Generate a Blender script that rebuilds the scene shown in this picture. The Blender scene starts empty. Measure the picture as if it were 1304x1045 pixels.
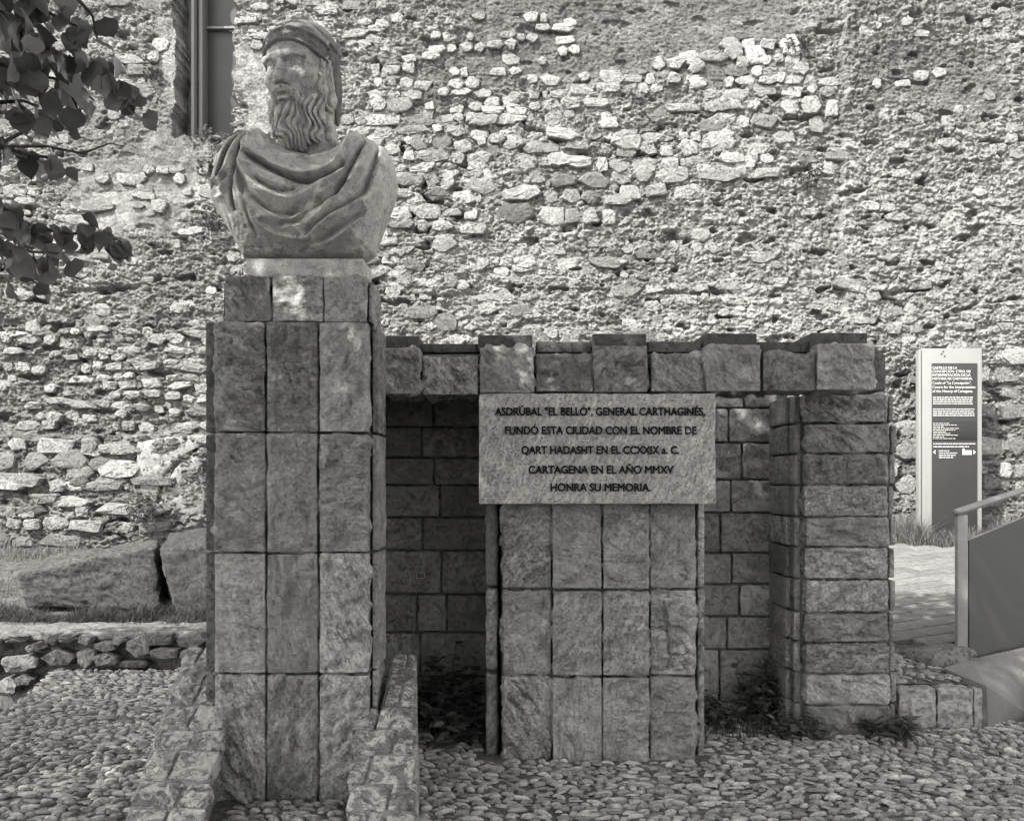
import bpy, math, random
import numpy as np
from mathutils import Vector, Matrix

# ---------------------------------------------------------------- camera, world, sun, exposure
scn = bpy.context.scene
F, CX, HY, EYE = 1268.0, 652.0, 617.0, 1.6          # measured from the photograph (its own 1304 x 1045 pixels)
cd = bpy.data.cameras.new("camera")
cam = bpy.data.objects.new("camera", cd)
scn.collection.objects.link(cam)
cam.location = (0, 0, EYE)
cam.rotation_euler = (math.radians(90), 0, 0)
cd.sensor_width = 36.0
cd.lens = F / 1304 * 36
cd.shift_y = 95 / 1304
cd.clip_end = 2000
scn.camera = cam

SUN_DIR = Vector((-0.62, -0.66, 1.0)).normalized()     # towards the sun
SUN_EL = math.asin(SUN_DIR.z)
world = bpy.data.worlds.new("World")
scn.world = world
world.use_nodes = True
wn = world.node_tree
wn.nodes.clear()
sky = wn.nodes.new("ShaderNodeTexSky")
sky.sky_type = 'NISHITA'
sky.sun_disc = False
sky.sun_elevation = SUN_EL
sky.sun_rotation = math.atan2(SUN_DIR.x, SUN_DIR.y)
bw = wn.nodes.new("ShaderNodeRGBToBW")               # the photograph is black and white
bg = wn.nodes.new("ShaderNodeBackground")
bg.inputs[1].default_value = 0.15
wo = wn.nodes.new("ShaderNodeOutputWorld")
wn.links.new(sky.outputs[0], bw.inputs[0])
wn.links.new(bw.outputs[0], bg.inputs[0])
wn.links.new(bg.outputs[0], wo.inputs[0])
sd = bpy.data.lights.new("sun", 'SUN')
sd.energy = 2.1
sd.angle = math.radians(0.53)
sd.color = (1.0, 0.99, 0.97)
sun = bpy.data.objects.new("sun", sd)
sun.rotation_euler = SUN_DIR.to_track_quat('Z', 'Y').to_euler()
sun.location = (-6, -6, 12)
scn.collection.objects.link(sun)
scn.view_settings.view_transform = 'Standard'
scn.view_settings.look = 'None'
scn.view_settings.gamma = 1.0
scn.view_settings.use_curve_mapping = False
scn.view_settings.exposure = 2.3
scn.render.engine = 'CYCLES'

COL = scn.collection

# ---------------------------------------------------------------- helpers
def P(px, py, Y):
    """point of the place seen at photo pixel (px, py) at distance Y"""
    return Vector(((px - CX) * Y / F, Y, EYE + (HY - py) * Y / F))
def PX(px, Y): return (px - CX) * Y / F
def PZ(py, Y): return EYE + (HY - py) * Y / F

def tag(o, label=None, cat=None, group=None, kind=None):
    if label: o["label"] = label
    if cat: o["category"] = cat
    if group: o["group"] = group
    if kind: o["kind"] = kind
    return o
def link(name, me, mat=None, parent=None, loc=None, rot=None):
    o = bpy.data.objects.new(name, me)
    COL.objects.link(o)
    if mat is not None and len(me.materials) == 0: me.materials.append(mat)
    if parent is not None: o.parent = parent
    if loc is not None: o.location = loc
    if rot is not None: o.rotation_euler = rot
    return o
def empty(name, loc=(0, 0, 0)):
    o = bpy.data.objects.new(name, None)
    o.empty_display_size = 0.1
    COL.objects.link(o)
    o.location = loc
    return o
def np_mesh(name, V, Q, smooth=False):
    """V (n,3), Q list/array of faces (tris or quads arrays allowed as list of arrays)"""
    me = bpy.data.meshes.new(name)
    V = np.asarray(V, dtype=np.float32)
    me.vertices.add(len(V))
    me.vertices.foreach_set("co", V.ravel())
    groups = Q if isinstance(Q, list) else [Q]
    groups = [np.asarray(g, dtype=np.int32) for g in groups if len(g)]
    tot = sum(g.size for g in groups); nf = sum(len(g) for g in groups)
    me.loops.add(tot); me.polygons.add(nf)
    me.loops.foreach_set("vertex_index", np.concatenate([g.ravel() for g in groups]))
    starts = []; s = 0
    for g in groups:
        starts.append(np.arange(len(g), dtype=np.int32) * g.shape[1] + s); s += g.size
    me.polygons.foreach_set("loop_start", np.concatenate(starts))
    me.polygons.foreach_set("use_smooth", np.full(nf, bool(smooth)))
    me.update(calc_edges=True)
    me.validate()
    return me

class Acc:
    """collects pieces of geometry into one mesh"""
    def __init__(self): self.V = []; self.T = []; self.Q = []; self.n = 0
    def add(self, V, T=None, Q=None):
        V = np.asarray(V, dtype=float)
        if T is not None and len(T): self.T.append(np.asarray(T) + self.n)
        if Q is not None and len(Q): self.Q.append(np.asarray(Q) + self.n)
        self.V.append(V); self.n += len(V)
    def mesh(self, name, smooth=False):
        g = []
        if self.T: g.append(np.concatenate(self.T))
        if self.Q: g.append(np.concatenate(self.Q))
        return np_mesh(name, np.concatenate(self.V), g, smooth)

# ---- vectorised noise
def _h(ix, iy, iz, seed):
    h = (ix.astype(np.int64) * 374761393 + iy.astype(np.int64) * 668265263 + iz.astype(np.int64) * 2246822519 + seed * 3266489917) & 0xFFFFFFFF
    h = ((h ^ (h >> 13)) * 1274126177) & 0xFFFFFFFF
    h = ((h ^ (h >> 16)) * 2654435761) & 0xFFFFFFFF
    return h ^ (h >> 15)
def hf(ix, iy, iz, seed): return _h(ix, iy, iz, seed) / 4294967295.0
_G = np.array([[1,1,0],[-1,1,0],[1,-1,0],[-1,-1,0],[1,0,1],[-1,0,1],[1,0,-1],[-1,0,-1],[0,1,1],[0,-1,1],[0,1,-1],[0,-1,-1],[1,1,0],[-1,1,0],[0,-1,1],[0,-1,-1]], dtype=float)
def perlin(p, seed=0):
    p = np.asarray(p, dtype=float)
    i = np.floor(p).astype(np.int64); f = p - i
    u = f * f * f * (f * (f * 6 - 15) + 10)
    r = 0
    for dx in (0, 1):
        wx = u[..., 0] if dx else 1 - u[..., 0]
        for dy in (0, 1):
            wy = u[..., 1] if dy else 1 - u[..., 1]
            for dz in (0, 1):
                wz = u[..., 2] if dz else 1 - u[..., 2]
                g = _G[_h(i[..., 0] + dx, i[..., 1] + dy, i[..., 2] + dz, seed) & 15]
                r = r + wx * wy * wz * (g[..., 0] * (f[..., 0] - dx) + g[..., 1] * (f[..., 1] - dy) + g[..., 2] * (f[..., 2] - dz))
    return r
def fbm(p, octs=4, seed=0, gain=0.5, lac=2.03):
    p = np.asarray(p, dtype=float); a = 1.0; r = 0; t = 0
    for k in range(octs):
        r = r + a * perlin(p * (lac ** k) + 17.3 * k, seed + k * 31); t += a; a *= gain
    return r / t * 1.6
def worley2(x, z, seed=0, jit=0.9):
    """F1, F2 and the cell id of a jittered grid"""
    ix = np.floor(x).astype(np.int64); iz = np.floor(z).astype(np.int64)
    F1 = np.full(x.shape, 9.0); F2 = np.full(x.shape, 9.0); cid = np.zeros(x.shape)
    for dx in (-1, 0, 1):
        for dz in (-1, 0, 1):
            jx = ix + dx; jz = iz + dz; zz = jx * 0
            cx = jx + 0.5 + jit * (hf(jx, jz, zz, seed) - 0.5); cz = jz + 0.5 + jit * (hf(jx, jz, zz, seed + 7) - 0.5)
            d = np.hypot(x - cx, z - cz)
            nid = hf(jx, jz, zz, seed + 13)
            m = d < F1
            F2 = np.where(m, F1, np.minimum(F2, d)); cid = np.where(m, nid, cid); F1 = np.where(m, d, F1)
    return F1, F2, cid
def sstep(a, b, x):
    t = np.clip((x - a) / (b - a), 0, 1); return t * t * (3 - 2 * t)

def grid_faces(nu, nv):
    i = np.arange(nu - 1)[:, None] * nv + np.arange(nv - 1)[None, :]
    i = i.ravel()
    return np.stack([i, i + nv, i + nv + 1, i + 1], 1)

def rough_box(sx, sy, sz, seed=0, r=0.012, amp=0.006, step=0.035, scale=6.0, chip=0.0, warp=0.0, cleft=0.0):
    """a block of cleft stone centred on the origin: rounded arrises, uneven faces"""
    h = np.array([sx, sy, sz]) / 2.0
    r = min(r, h.min() * 0.6)
    def axis(hh):
        n = max(1, int(round((2 * hh - 2 * r) / step)))
        a = np.linspace(-hh + r, hh - r, n + 1)
        return np.concatenate([[-hh, -hh + r * 0.4], a, [hh - r * 0.4, hh]])
    ax = [axis(x) for x in h]
    Vs = []; Qs = []; n0 = 0
    for k in range(3):
        a, b = (k + 1) % 3, (k + 2) % 3
        for s in (-1, 1):
            A, B = np.meshgrid(ax[a], ax[b], indexing='ij')
            p = np.zeros(A.shape + (3,)); p[..., a] = A; p[..., b] = B; p[..., k] = s * h[k]
            q = grid_faces(A.shape[0], A.shape[1])
            if s < 0: q = q[:, ::-1]
            Vs.append(p.reshape(-1, 3)); Qs.append(q + n0); n0 += A.size
    V = np.concatenate(Vs); Q = np.concatenate(Qs)
    key = np.round(V * 20000).astype(np.int64)
    _, first, inv = np.unique(key, axis=0, return_index=True, return_inverse=True)
    V = V[first]; Q = inv.ravel()[Q]
    inner = np.clip(V, -(h - r), h - r)
    d = V - inner; L = np.linalg.norm(d, axis=1, keepdims=True); d = d / np.maximum(L, 1e-9)
    V = inner + d * r
    off = np.array([seed * 7.31, seed * 3.77, seed * 1.93])
    ed = np.sort(h - np.abs(V), axis=1)[:, 1]            # distance to the nearest arris
    fade = sstep(0.0, 0.035, ed)
    nz = fbm(V * scale + off, 4, 5, gain=0.55) * amp * (0.25 + 0.75 * fade)
    if chip > 0:
        edge = 1 - np.clip((h - np.abs(inner)).copy(), 0, 0.05) / 0.05
        e2 = np.sort(edge, axis=1)[:, 1]
        c = np.clip(perlin(V * 14 + off + 9, 3) - 0.12, 0, 1) * e2
        nz = nz - c * chip * 3
    if cleft > 0:                                        # the stepped, streaky surface of split sandstone
        th = seed * 2.399; k = int(np.argmin(h)); a, b = (k + 1) % 3, (k + 2) % 3
        c, s_ = math.cos(th), math.sin(th)
        q = np.stack([(V[:, a] * c - V[:, b] * s_) * 9, (V[:, a] * s_ + V[:, b] * c) * 30, V[:, k] * 20], 1) + off
        q[:, 1] += 1.5 * perlin(V * 8 + off, 21)
        rd = 1 - np.abs(perlin(q, 22)) * 2.2
        q2 = V * np.array([34, 34, 34]) + off
        st = fbm(q * 0.5 + 5, 2, 24) * 3.2; st = (np.floor(st) + sstep(0.6, 1.0, st - np.floor(st)))
        nz = nz + cleft * fade * (0.005 * rd + 0.006 * perlin(q2, 23) + 0.006 * st)
    V = V + d * nz[:, None]
    if warp > 0:
        for j in range(3):
            V[:, j] += perlin(V * 1.7 + off + 31 * j, 11) * warp
    return V, Q
def place(V, M):
    M = np.array(M)
    return V @ M[:3, :3].T + M[:3, 3]
def box_mesh(name, *a, **k):
    V, Q = rough_box(*a, **k); return np_mesh(name, V, Q, True)
def crisp_box(x0, x1, y0, y1, z0, z1, b=0.004):
    """small bevelled box: 24 verts"""
    V = []; h = np.array([(x1 - x0) / 2, (y1 - y0) / 2, (z1 - z0) / 2]); c = np.array([(x0 + x1) / 2, (y0 + y1) / 2, (z0 + z1) / 2])
    V, Q = rough_box(2 * h[0], 2 * h[1], 2 * h[2], r=b, amp=0, step=99)
    return V + c, Q
def tube(points, radii, n=8, closed_ends=True):
    pts = np.array(points, dtype=float); m = len(pts)
    radii = np.full(m, radii) if np.isscalar(radii) else np.array(radii)
    V = []
    up = np.array([0.13, 0.21, 1.0])
    for i in range(m):
        t = pts[min(i + 1, m - 1)] - pts[max(i - 1, 0)]; t /= np.linalg.norm(t) + 1e-9
        a = np.cross(t, up)
        if np.linalg.norm(a) < 0.1: a = np.cross(t, [1, 0, 0])
        a /= np.linalg.norm(a); b = np.cross(t, a)
        ang = np.arange(n) * 2 * np.pi / n
        V.append(pts[i] + radii[i] * (np.cos(ang)[:, None] * a + np.sin(ang)[:, None] * b))
    V = np.concatenate(V)
    Q = []
    for i in range(m - 1):
        for k in range(n):
            Q.append([i * n + k, i * n + (k + 1) % n, (i + 1) * n + (k + 1) % n, (i + 1) * n + k])
    T = []
    if closed_ends:
        V = np.concatenate([V, pts[:1], pts[-1:]])
        for k in range(n):
            T.append([m * n, (k + 1) % n, k]); T.append([m * n + 1, (m - 1) * n + k, (m - 1) * n + (k + 1) % n])
    return V, T, Q

# ---------------------------------------------------------------- materials (a black-and-white place, faintly warm)
TINT = (1.0, 0.978, 0.925)
def grey(g): return (g * TINT[0], g * TINT[1], g * TINT[2], 1)
def N(nt, typ, **kw):
    n = nt.nodes.new(typ)
    for k, v in kw.items():
        if k in n.inputs: n.inputs[k].default_value = v
        else: setattr(n, k, v)
    return n
def ramp(nt, fac, stops):
    r = nt.nodes.new("ShaderNodeValToRGB")
    el = r.color_ramp.elements
    while len(el) < len(stops): el.new(0.5)
    for e, (p, g) in zip(el, stops):
        e.position = p; e.color = grey(g) if not isinstance(g, tuple) else g
    nt.links.new(fac, r.inputs[0]); return r.outputs[0]
def math_n(nt, op, a, b=None, c=None, clamp=False):
    n = nt.nodes.new("ShaderNodeMath"); n.operation = op; n.use_clamp = clamp
    for i, v in enumerate((a, b, c)):
        if v is None: continue
        if isinstance(v, (int, float)): n.inputs[i].default_value = v
        else: nt.links.new(v, n.inputs[i])
    return n.outputs[0]
def mixc(nt, fac, a, b, mode='MIX'):
    n = nt.nodes.new("ShaderNodeMix"); n.data_type = 'RGBA'; n.blend_type = mode
    for sock, v in ((n.inputs['Factor'], fac), (n.inputs[6], a), (n.inputs[7], b)):
        if isinstance(v, (int, float)): sock.default_value = v
        elif isinstance(v, tuple): sock.default_value = v
        else: nt.links.new(v, sock)
    return n.outputs[2]
def noise(nt, vec, scale, detail=4, rough=0.55, dist=0.0):
    n = nt.nodes.new("ShaderNodeTexNoise"); n.inputs['Scale'].default_value = scale
    n.inputs['Detail'].default_value = detail; n.inputs['Roughness'].default_value = rough
    n.inputs['Distortion'].default_value = dist
    nt.links.new(vec, n.inputs['Vector']); return n.outputs['Fac']
def new_mat(name, rough=0.85, spec=0.3):
    m = bpy.data.materials.new(name); m.use_nodes = True
    nt = m.node_tree; b = nt.nodes["Principled BSDF"]
    b.inputs['Roughness'].default_value = rough
    b.inputs['Specular IOR Level'].default_value = spec
    return m, nt, b
def world_pos(nt, per_object=True, rot=True, stretch=(1, 1, 1)):
    """world position, shifted (and turned) by the object's own random number so that no two stones match"""
    g = nt.nodes.new("ShaderNodeNewGeometry"); out = g.outputs['Position']
    if per_object:
        oi = nt.nodes.new("ShaderNodeObjectInfo")
        s = nt.nodes.new("ShaderNodeVectorMath"); s.operation = 'SCALE'; s.inputs[0].default_value = (37, 19, 53)
        nt.links.new(oi.outputs['Random'], s.inputs['Scale'])
        a = nt.nodes.new("ShaderNodeVectorMath"); a.operation = 'ADD'
        nt.links.new(out, a.inputs[0]); nt.links.new(s.outputs[0], a.inputs[1]); out = a.outputs[0]
        if rot:
            v = nt.nodes.new("ShaderNodeVectorRotate"); v.rotation_type = 'Y_AXIS'
            nt.links.new(out, v.inputs['Vector'])
            nt.links.new(math_n(nt, 'MULTIPLY', oi.outputs['Random'], 31.0), v.inputs['Angle']); out = v.outputs[0]
    mp = nt.nodes.new("ShaderNodeMapping"); mp.vector_type = 'POINT'; mp.inputs['Scale'].default_value = stretch
    nt.links.new(out, mp.inputs['Vector'])
    return mp.outputs[0], out

def stone_mat(name, dark, light, *, grit=0.7, pit=0.45, patch=0.18, spec=0.3, n1w=0.55, n2w=0.27, cleft=0.012, fine=0.004, stretch=(1, 1, 3.2), scale=7.0, spread=0.35, lichen=0.0, rough=0.85, contrast=1.0, per_object=True, vein=0.0, attr=None):
    m, nt, b = new_mat(name, rough, spec)
    sv, pv = world_pos(nt, per_object, per_object, stretch)
    n1 = noise(nt, sv, scale, 9, 0.70, 0.5)
    n2 = noise(nt, pv, scale * 4.0, 6, 0.72, 0.2)
    n3 = noise(nt, pv, scale * 0.45, 3, 0.5, 0.8)
    n4 = noise(nt, pv, scale * 22.0, 3, 0.6)
    mixf = math_n(nt, 'ADD', math_n(nt, 'MULTIPLY', n1, n1w), math_n(nt, 'ADD', math_n(nt, 'MULTIPLY', n2, n2w), math_n(nt, 'MULTIPLY_ADD', n3, patch, (0.18 - patch) * 0.5)))
    w = 0.17 / contrast
    col = ramp(nt, mixf, [(0.5 - w, dark), (0.5, (dark + light) * 0.46), (0.5 + w, light)])
    sp = math_n(nt, 'MULTIPLY_ADD', n4, 1.1, 0.45)
    pits = math_n(nt, 'MULTIPLY', math_n(nt, 'SUBTRACT', n2, 0.36), 9.0, clamp=True)          # small dark stains and holes
    col = mixc(nt, 1.0, col, sp, 'MULTIPLY')
    col = mixc(nt, 1.0, col, math_n(nt, 'MULTIPLY_ADD', pits, pit, 1 - pit), 'MULTIPLY')
    if per_object:
        oi = nt.nodes.new("ShaderNodeObjectInfo")
        calm = math_n(nt, 'MULTIPLY', math_n(nt, 'FRACT', math_n(nt, 'MULTIPLY', oi.outputs['Random'], 13.7)), 0.6)   # some blocks are plainer than others
        col = mixc(nt, calm, col, grey((dark + light) * 0.42))
        f = math_n(nt, 'MULTIPLY_ADD', oi.outputs['Random'], spread * 2, 1 - spread)
        col = mixc(nt, 1.0, col, f, 'MULTIPLY')
    if attr:
        at = nt.nodes.new("ShaderNodeAttribute"); at.attribute_name = attr
        col = mixc(nt, 1.0, col, at.outputs['Fac'], 'MULTIPLY')
    if lichen > 0:
        l1 = noise(nt, pv, 11.0, 8, 0.75, 0.9)
        l2 = noise(nt, pv, 2.1, 3, 0.5)
        lf = math_n(nt, 'MULTIPLY', math_n(nt, 'SUBTRACT', math_n(nt, 'ADD', l1, math_n(nt, 'MULTIPLY', l2, 0.25)), 0.60), 16.0, clamp=True)
        col = mixc(nt, math_n(nt, 'MULTIPLY', lf, lichen), col, grey(0.50))
    if vein > 0:
        v1 = noise(nt, sv, scale * 1.7, 3, 0.5, 2.0)
        vf = math_n(nt, 'SUBTRACT', 1.0, math_n(nt, 'MULTIPLY', math_n(nt, 'ABSOLUTE', math_n(nt, 'SUBTRACT', v1, 0.5)), 26.0), clamp=True)
        col = mixc(nt, math_n(nt, 'MULTIPLY', vf, vein), col, grey(dark * 0.35))
    nt.links.new(col, b.inputs['Base Color'])
    # relief of the cleft faces
    bp1 = nt.nodes.new("ShaderNodeBump"); bp1.inputs['Strength'].default_value = 1.0; bp1.inputs['Distance'].default_value = cleft
    amt = 2.0
    if per_object:                                       # some faces are cleft in waves, others nearly flat and pitted
        amt = math_n(nt, 'MULTIPLY_ADD', math_n(nt, 'FRACT', math_n(nt, 'MULTIPLY', oi.outputs['Random'], 7.13)), 2.4, 0.5)
    hgt = math_n(nt, 'ADD', math_n(nt, 'MULTIPLY', n1, amt), math_n(nt, 'ADD', math_n(nt, 'MULTIPLY', n2, grit), math_n(nt, 'MULTIPLY', pits, 0.35)))
    nt.links.new(hgt, bp1.inputs['Height'])
    bp2 = nt.nodes.new("ShaderNodeBump"); bp2.inputs['Strength'].default_value = 1.0; bp2.inputs['Distance'].default_value = fine
    nt.links.new(n4, bp2.inputs['Height']); nt.links.new(bp1.outputs[0], bp2.inputs['Normal'])
    nt.links.new(bp2.outputs[0], b.inputs['Normal'])
    return m
def plain_mat(name, g, rough=0.6, spec=0.4, var=0.15, scale=8.0, bump=0.0, metal=0.0, fine_scale=60):
    m, nt, b = new_mat(name, rough, spec)
    sv, pv = world_pos(nt, True, False)
    n1 = noise(nt, pv, scale, 5, 0.6, 0.3); n2 = noise(nt, pv, fine_scale, 3, 0.6)
    f = math_n(nt, 'ADD', math_n(nt, 'MULTIPLY', n1, 0.7), math_n(nt, 'MULTIPLY', n2, 0.3))
    col = ramp(nt, f, [(0.3, g * (1 - var)), (0.7, g * (1 + var))])
    nt.links.new(col, b.inputs['Base Color'])
    b.inputs['Metallic'].default_value = metal
    rr = math_n(nt, 'MULTIPLY_ADD', n1, 0.3, rough - 0.15, clamp=True); nt.links.new(rr, b.inputs['Roughness'])
    if bump > 0:
        bp = nt.nodes.new("ShaderNodeBump"); bp.inputs['Strength'].default_value = 1.0; bp.inputs['Distance'].default_value = bump
        nt.links.new(f, bp.inputs['Height']); nt.links.new(bp.outputs[0], b.inputs['Normal'])
    return m

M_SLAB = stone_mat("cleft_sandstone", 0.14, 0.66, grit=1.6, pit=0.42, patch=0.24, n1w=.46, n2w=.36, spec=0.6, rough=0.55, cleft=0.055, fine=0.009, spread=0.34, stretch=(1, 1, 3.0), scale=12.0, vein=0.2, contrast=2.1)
M_SLAB_SHADED = stone_mat("shaded_weathered_sandstone", 0.06, 0.20, spec=.4, cleft=0.02, fine=0.004, spread=0.15, scale=9.0)  # weathered sandstone, with the shade of the recessed strip painted into its tone
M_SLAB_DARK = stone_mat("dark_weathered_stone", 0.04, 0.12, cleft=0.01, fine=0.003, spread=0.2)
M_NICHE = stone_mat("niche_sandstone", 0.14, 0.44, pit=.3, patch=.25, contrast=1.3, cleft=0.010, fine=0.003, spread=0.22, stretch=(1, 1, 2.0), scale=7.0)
M_PLAQUE = stone_mat("plaque_stone", 0.24, 0.60, pit=.35, cleft=0.010, fine=0.004, spread=0.05, stretch=(1, 1, 3.4), scale=17.0, contrast=1.4)
M_PARAPET = stone_mat("lichened_stone", 0.11, 0.27, cleft=0.016, fine=0.005, spread=0.18, lichen=0.85, scale=9.0, contrast=1.3)
M_MORTAR = stone_mat("dark_mortar", 0.06, 0.15, cleft=0.006, fine=0.003, per_object=False, scale=9.0, stretch=(1, 1, 1))
M_PMORTAR = stone_mat("parapet_mortar", 0.16, 0.28, cleft=0.008, fine=0.003, per_object=False, scale=9.0, stretch=(1, 1, 1))
M_WALLBASE = stone_mat("rubble_mortar", 0.20, 0.60, grit=1.6, cleft=0.045, fine=0.014, per_object=False, scale=9.0, stretch=(1, 1, 1.4), contrast=1.3, attr="tone")
M_RUBBLE = stone_mat("rubble_stone", 0.19, 0.53, cleft=0.024, fine=0.008, spread=0.40, scale=9.0, stretch=(1, 1, 1.8), attr="tone")
M_RUBBLE_STUFF = stone_mat("rubble_stone_small", 0.26, 0.60, cleft=0.022, fine=0.006, per_object=False, scale=9.0, stretch=(1, 1, 1.8), attr="tone")
M_GROUNDMORTAR = stone_mat("cobble_mortar", 0.06, 0.19, cleft=0.012, fine=0.006, per_object=False, scale=6.0, stretch=(1, 1, 1))
M_COBBLE = stone_mat("river_cobble", 0.11, 0.44, cleft=0.003, fine=0.0015, spread=0.55, scale=11.0, rough=0.55, stretch=(1, 1, 1))
M_COBBLE_STUFF = stone_mat("river_cobble_far", 0.12, 0.38, cleft=0.003, fine=0.0015, per_object=False, scale=11.0, rough=0.55, attr="tone", stretch=(1, 1, 1))
M_BOULDER = stone_mat("boulder_stone", 0.05, 0.13, pit=.2, cleft=0.04, fine=0.006, spread=0.1, scale=6.0)
M_LOWWALL = stone_mat("low_wall_stone", 0.10, 0.32, cleft=0.02, fine=0.005, spread=0.3, scale=7.0)
M_EARTH = stone_mat("dry_earth", 0.08, 0.19, cleft=0.04, fine=0.012, per_object=False, scale=5.0, stretch=(1, 1, 1))
M_CONCRETE = plain_mat("pale_concrete", 0.16, 0.8, 0.2, 0.35, 3.5, 0.012)
M_COPING = stone_mat("mortar_coping", 0.13, 0.30, cleft=0.02, fine=0.008, per_object=False, scale=7.0, stretch=(1, 1, 1))
M_PAVER = stone_mat("paving_stone", 0.12, 0.22, cleft=0.004, fine=0.002, spread=0.14, scale=5.0, stretch=(1, 1, 1))
M_PLASTER = stone_mat("lime_render", 0.22, 0.38, cleft=0.012, fine=0.005, per_object=False, scale=5.0, stretch=(1, 1, 1))
M_BUST = stone_mat("bust_stone", 0.27, 0.52, spec=.5, rough=.6, pit=.22, patch=.25, n1w=.3, n2w=.45, contrast=1.4, cleft=0.005, fine=0.006, spread=0.0, scale=5.0, stretch=(1, 1, 1), per_object=False)
M_CAP = stone_mat("bust_cap_stone", 0.12, 0.21, pit=.2, cleft=0.004, fine=0.004, spread=0.0, scale=12.0, stretch=(1, 1, 1), per_object=False)
M_FRAME_DARK = plain_mat("dark_window_panel", 0.045, 0.5, 0.4, 0.2, 5.0, 0.002)
M_FRAME = plain_mat("grey_window_frame", 0.17, 0.45, 0.5, 0.12)
M_SIGN_WHITE = plain_mat("brushed_pale_metal", 0.23, 0.45, 0.5, 0.06, 4.0)
M_SIGN_DARK = plain_mat("dark_sign_face", 0.028, 0.4, 0.4, 0.08, 3.0)
M_SIGN_DARKER = plain_mat("darker_sign_band", 0.018, 0.4, 0.4, 0.08, 3.0)
M_PRINT = plain_mat("white_print", 0.55, 0.6, 0.3, 0.05)
M_STEEL = plain_mat("galvanised_steel", 0.20, 0.4, 0.5, 0.18, 9.0)
M_PANEL = plain_mat("weathered_steel_plate", 0.045, 0.55, 0.4, 0.16, 6.0, 0.001)
M_LETTER = plain_mat("dark_letter_paint", 0.012, 0.9, 0.1, 0.2)
M_SCRATCH = plain_mat("scratched_stone", 0.42, 0.9, 0.2, 0.2)
def leaf_mat(name, g, trans=0.25, rough=0.45, spread=0.3):
    m, nt, b = new_mat(name, rough, 0.35)
    oi = nt.nodes.new("ShaderNodeObjectInfo"); at = nt.nodes.new("ShaderNodeAttribute"); at.attribute_name = "tone"
    sv, pv = world_pos(nt, True, False)
    n1 = noise(nt, pv, 14.0, 3); n2 = noise(nt, pv, 120.0, 2)
    f = math_n(nt, 'MULTIPLY_ADD', oi.outputs['Random'], spread, 1 - spread / 2)
    f = math_n(nt, 'MULTIPLY', f, math_n(nt, 'MULTIPLY_ADD', n1, 0.8, 0.6))
    f = math_n(nt, 'MULTIPLY', f, math_n(nt, 'MULTIPLY_ADD', n2, 0.3, 0.85))
    col = mixc(nt, 1.0, grey(g), f, 'MULTIPLY')
    nt.links.new(col, b.inputs['Base Color'])
    tr = nt.nodes.new("ShaderNodeBsdfTranslucent"); nt.links.new(col, tr.inputs[0])
    mx = nt.nodes.new("ShaderNodeMixShader"); mx.inputs[0].default_value = trans
    nt.links.new(b.outputs[0], mx.inputs[1]); nt.links.new(tr.outputs[0], mx.inputs[2])
    nt.links.new(mx.outputs[0], nt.nodes["Material Output"].inputs[0])
    return m
M_LEAF = leaf_mat("tree_leaf", 0.11, 0.45, 0.35, 1.2)
M_CROWN = leaf_mat("tree_crown_leaf", 0.07, 0.2)
M_WEED = leaf_mat("weed_leaf", 0.075, 0.2)
M_WEED_PALE = leaf_mat("dry_weed_leaf", 0.2, 0.25)
M_GRASS = leaf_mat("dry_grass_blade", 0.14, 0.25, 0.7)
M_GRASS_DARK = leaf_mat("dark_grass_blade", 0.05, 0.2, 0.7)
M_BARK = stone_mat("bark", 0.06, 0.14, cleft=0.02, fine=0.004, per_object=False, scale=12.0, stretch=(3, 3, 0.6))

def set_tone(me, vals):
    a = me.attributes.new("tone", 'FLOAT', 'POINT'); a.data.foreach_set("value", np.asarray(vals, dtype=np.float32))
# ================================================================ the old rubble wall
WY = 12.6
def wxz(px, py): return PX(px, WY), PZ(py, WY)
def box_mask(u, v, x0, x1, y0, y1, soft=18):
    return sstep(x0 - soft, x0 + soft, u) * (1 - sstep(x1 - soft, x1 + soft, u)) * sstep(y0 - soft, y0 + soft, v) * (1 - sstep(y1 - soft, y1 + soft, v))
def wall_fields(X, Z, detail=True):
    u = CX + X * F / WY; v = HY - (Z - EYE) * F / WY
    z0 = X * 0
    p = np.stack([X, Z, z0], -1)
    wob = fbm(p * 0.9, 3, 91) * 40; wob2 = fbm(p * 0.9 + 50, 3, 92) * 40
    uu = u + wob; vv = v + wob2
    low = 0.10 * fbm(p * 0.45, 2, 1) + 0.05 * fbm(p * 1.4, 3, 2)
    seam = sstep(1068, 1073, u + fbm(p * 2.5, 2, 5) * 7) * (1 - sstep(440, 500, v)) * 0.085
    dirt = np.maximum(box_mask(uu, vv, 590, 1010, -60, 100), box_mask(uu, vv, 520, 640, 60, 150) * 0.7)
    dirt = np.maximum(dirt, box_mask(uu, vv, 1095, 1255, 60, 150) * 0.75)
    dirt = np.maximum(dirt, box_mask(uu, vv, 60, 200, 120, 175) * 0.6)
    plaster = np.maximum(box_mask(uu, vv, 95, 255, 172, 295) * 1.0, box_mask(uu, vv, 300, 345, 60, 180, 8))
    plaster = np.maximum(plaster, box_mask(uu, vv, 60, 180, 290, 345) * .8)
    plaster = np.maximum(plaster, box_mask(uu, vv, 640, 760, 325, 365, 12) * .6)
    plaster = np.maximum(plaster, box_mask(uu, vv, 205, 240, 20, 180, 8) * 0.9)
    lowstep = sstep(548, 556, v + fbm(p * 3, 2, 8) * 8) * (1 - sstep(255, 290, u)) * 0.12
    return u, v, p, low + seam + lowstep, dirt, plaster
def wall_low(X, Z):
    u, v, p, low, dirt, plaster = wall_fields(X, Z)
    return low - 0.03 * dirt
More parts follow.
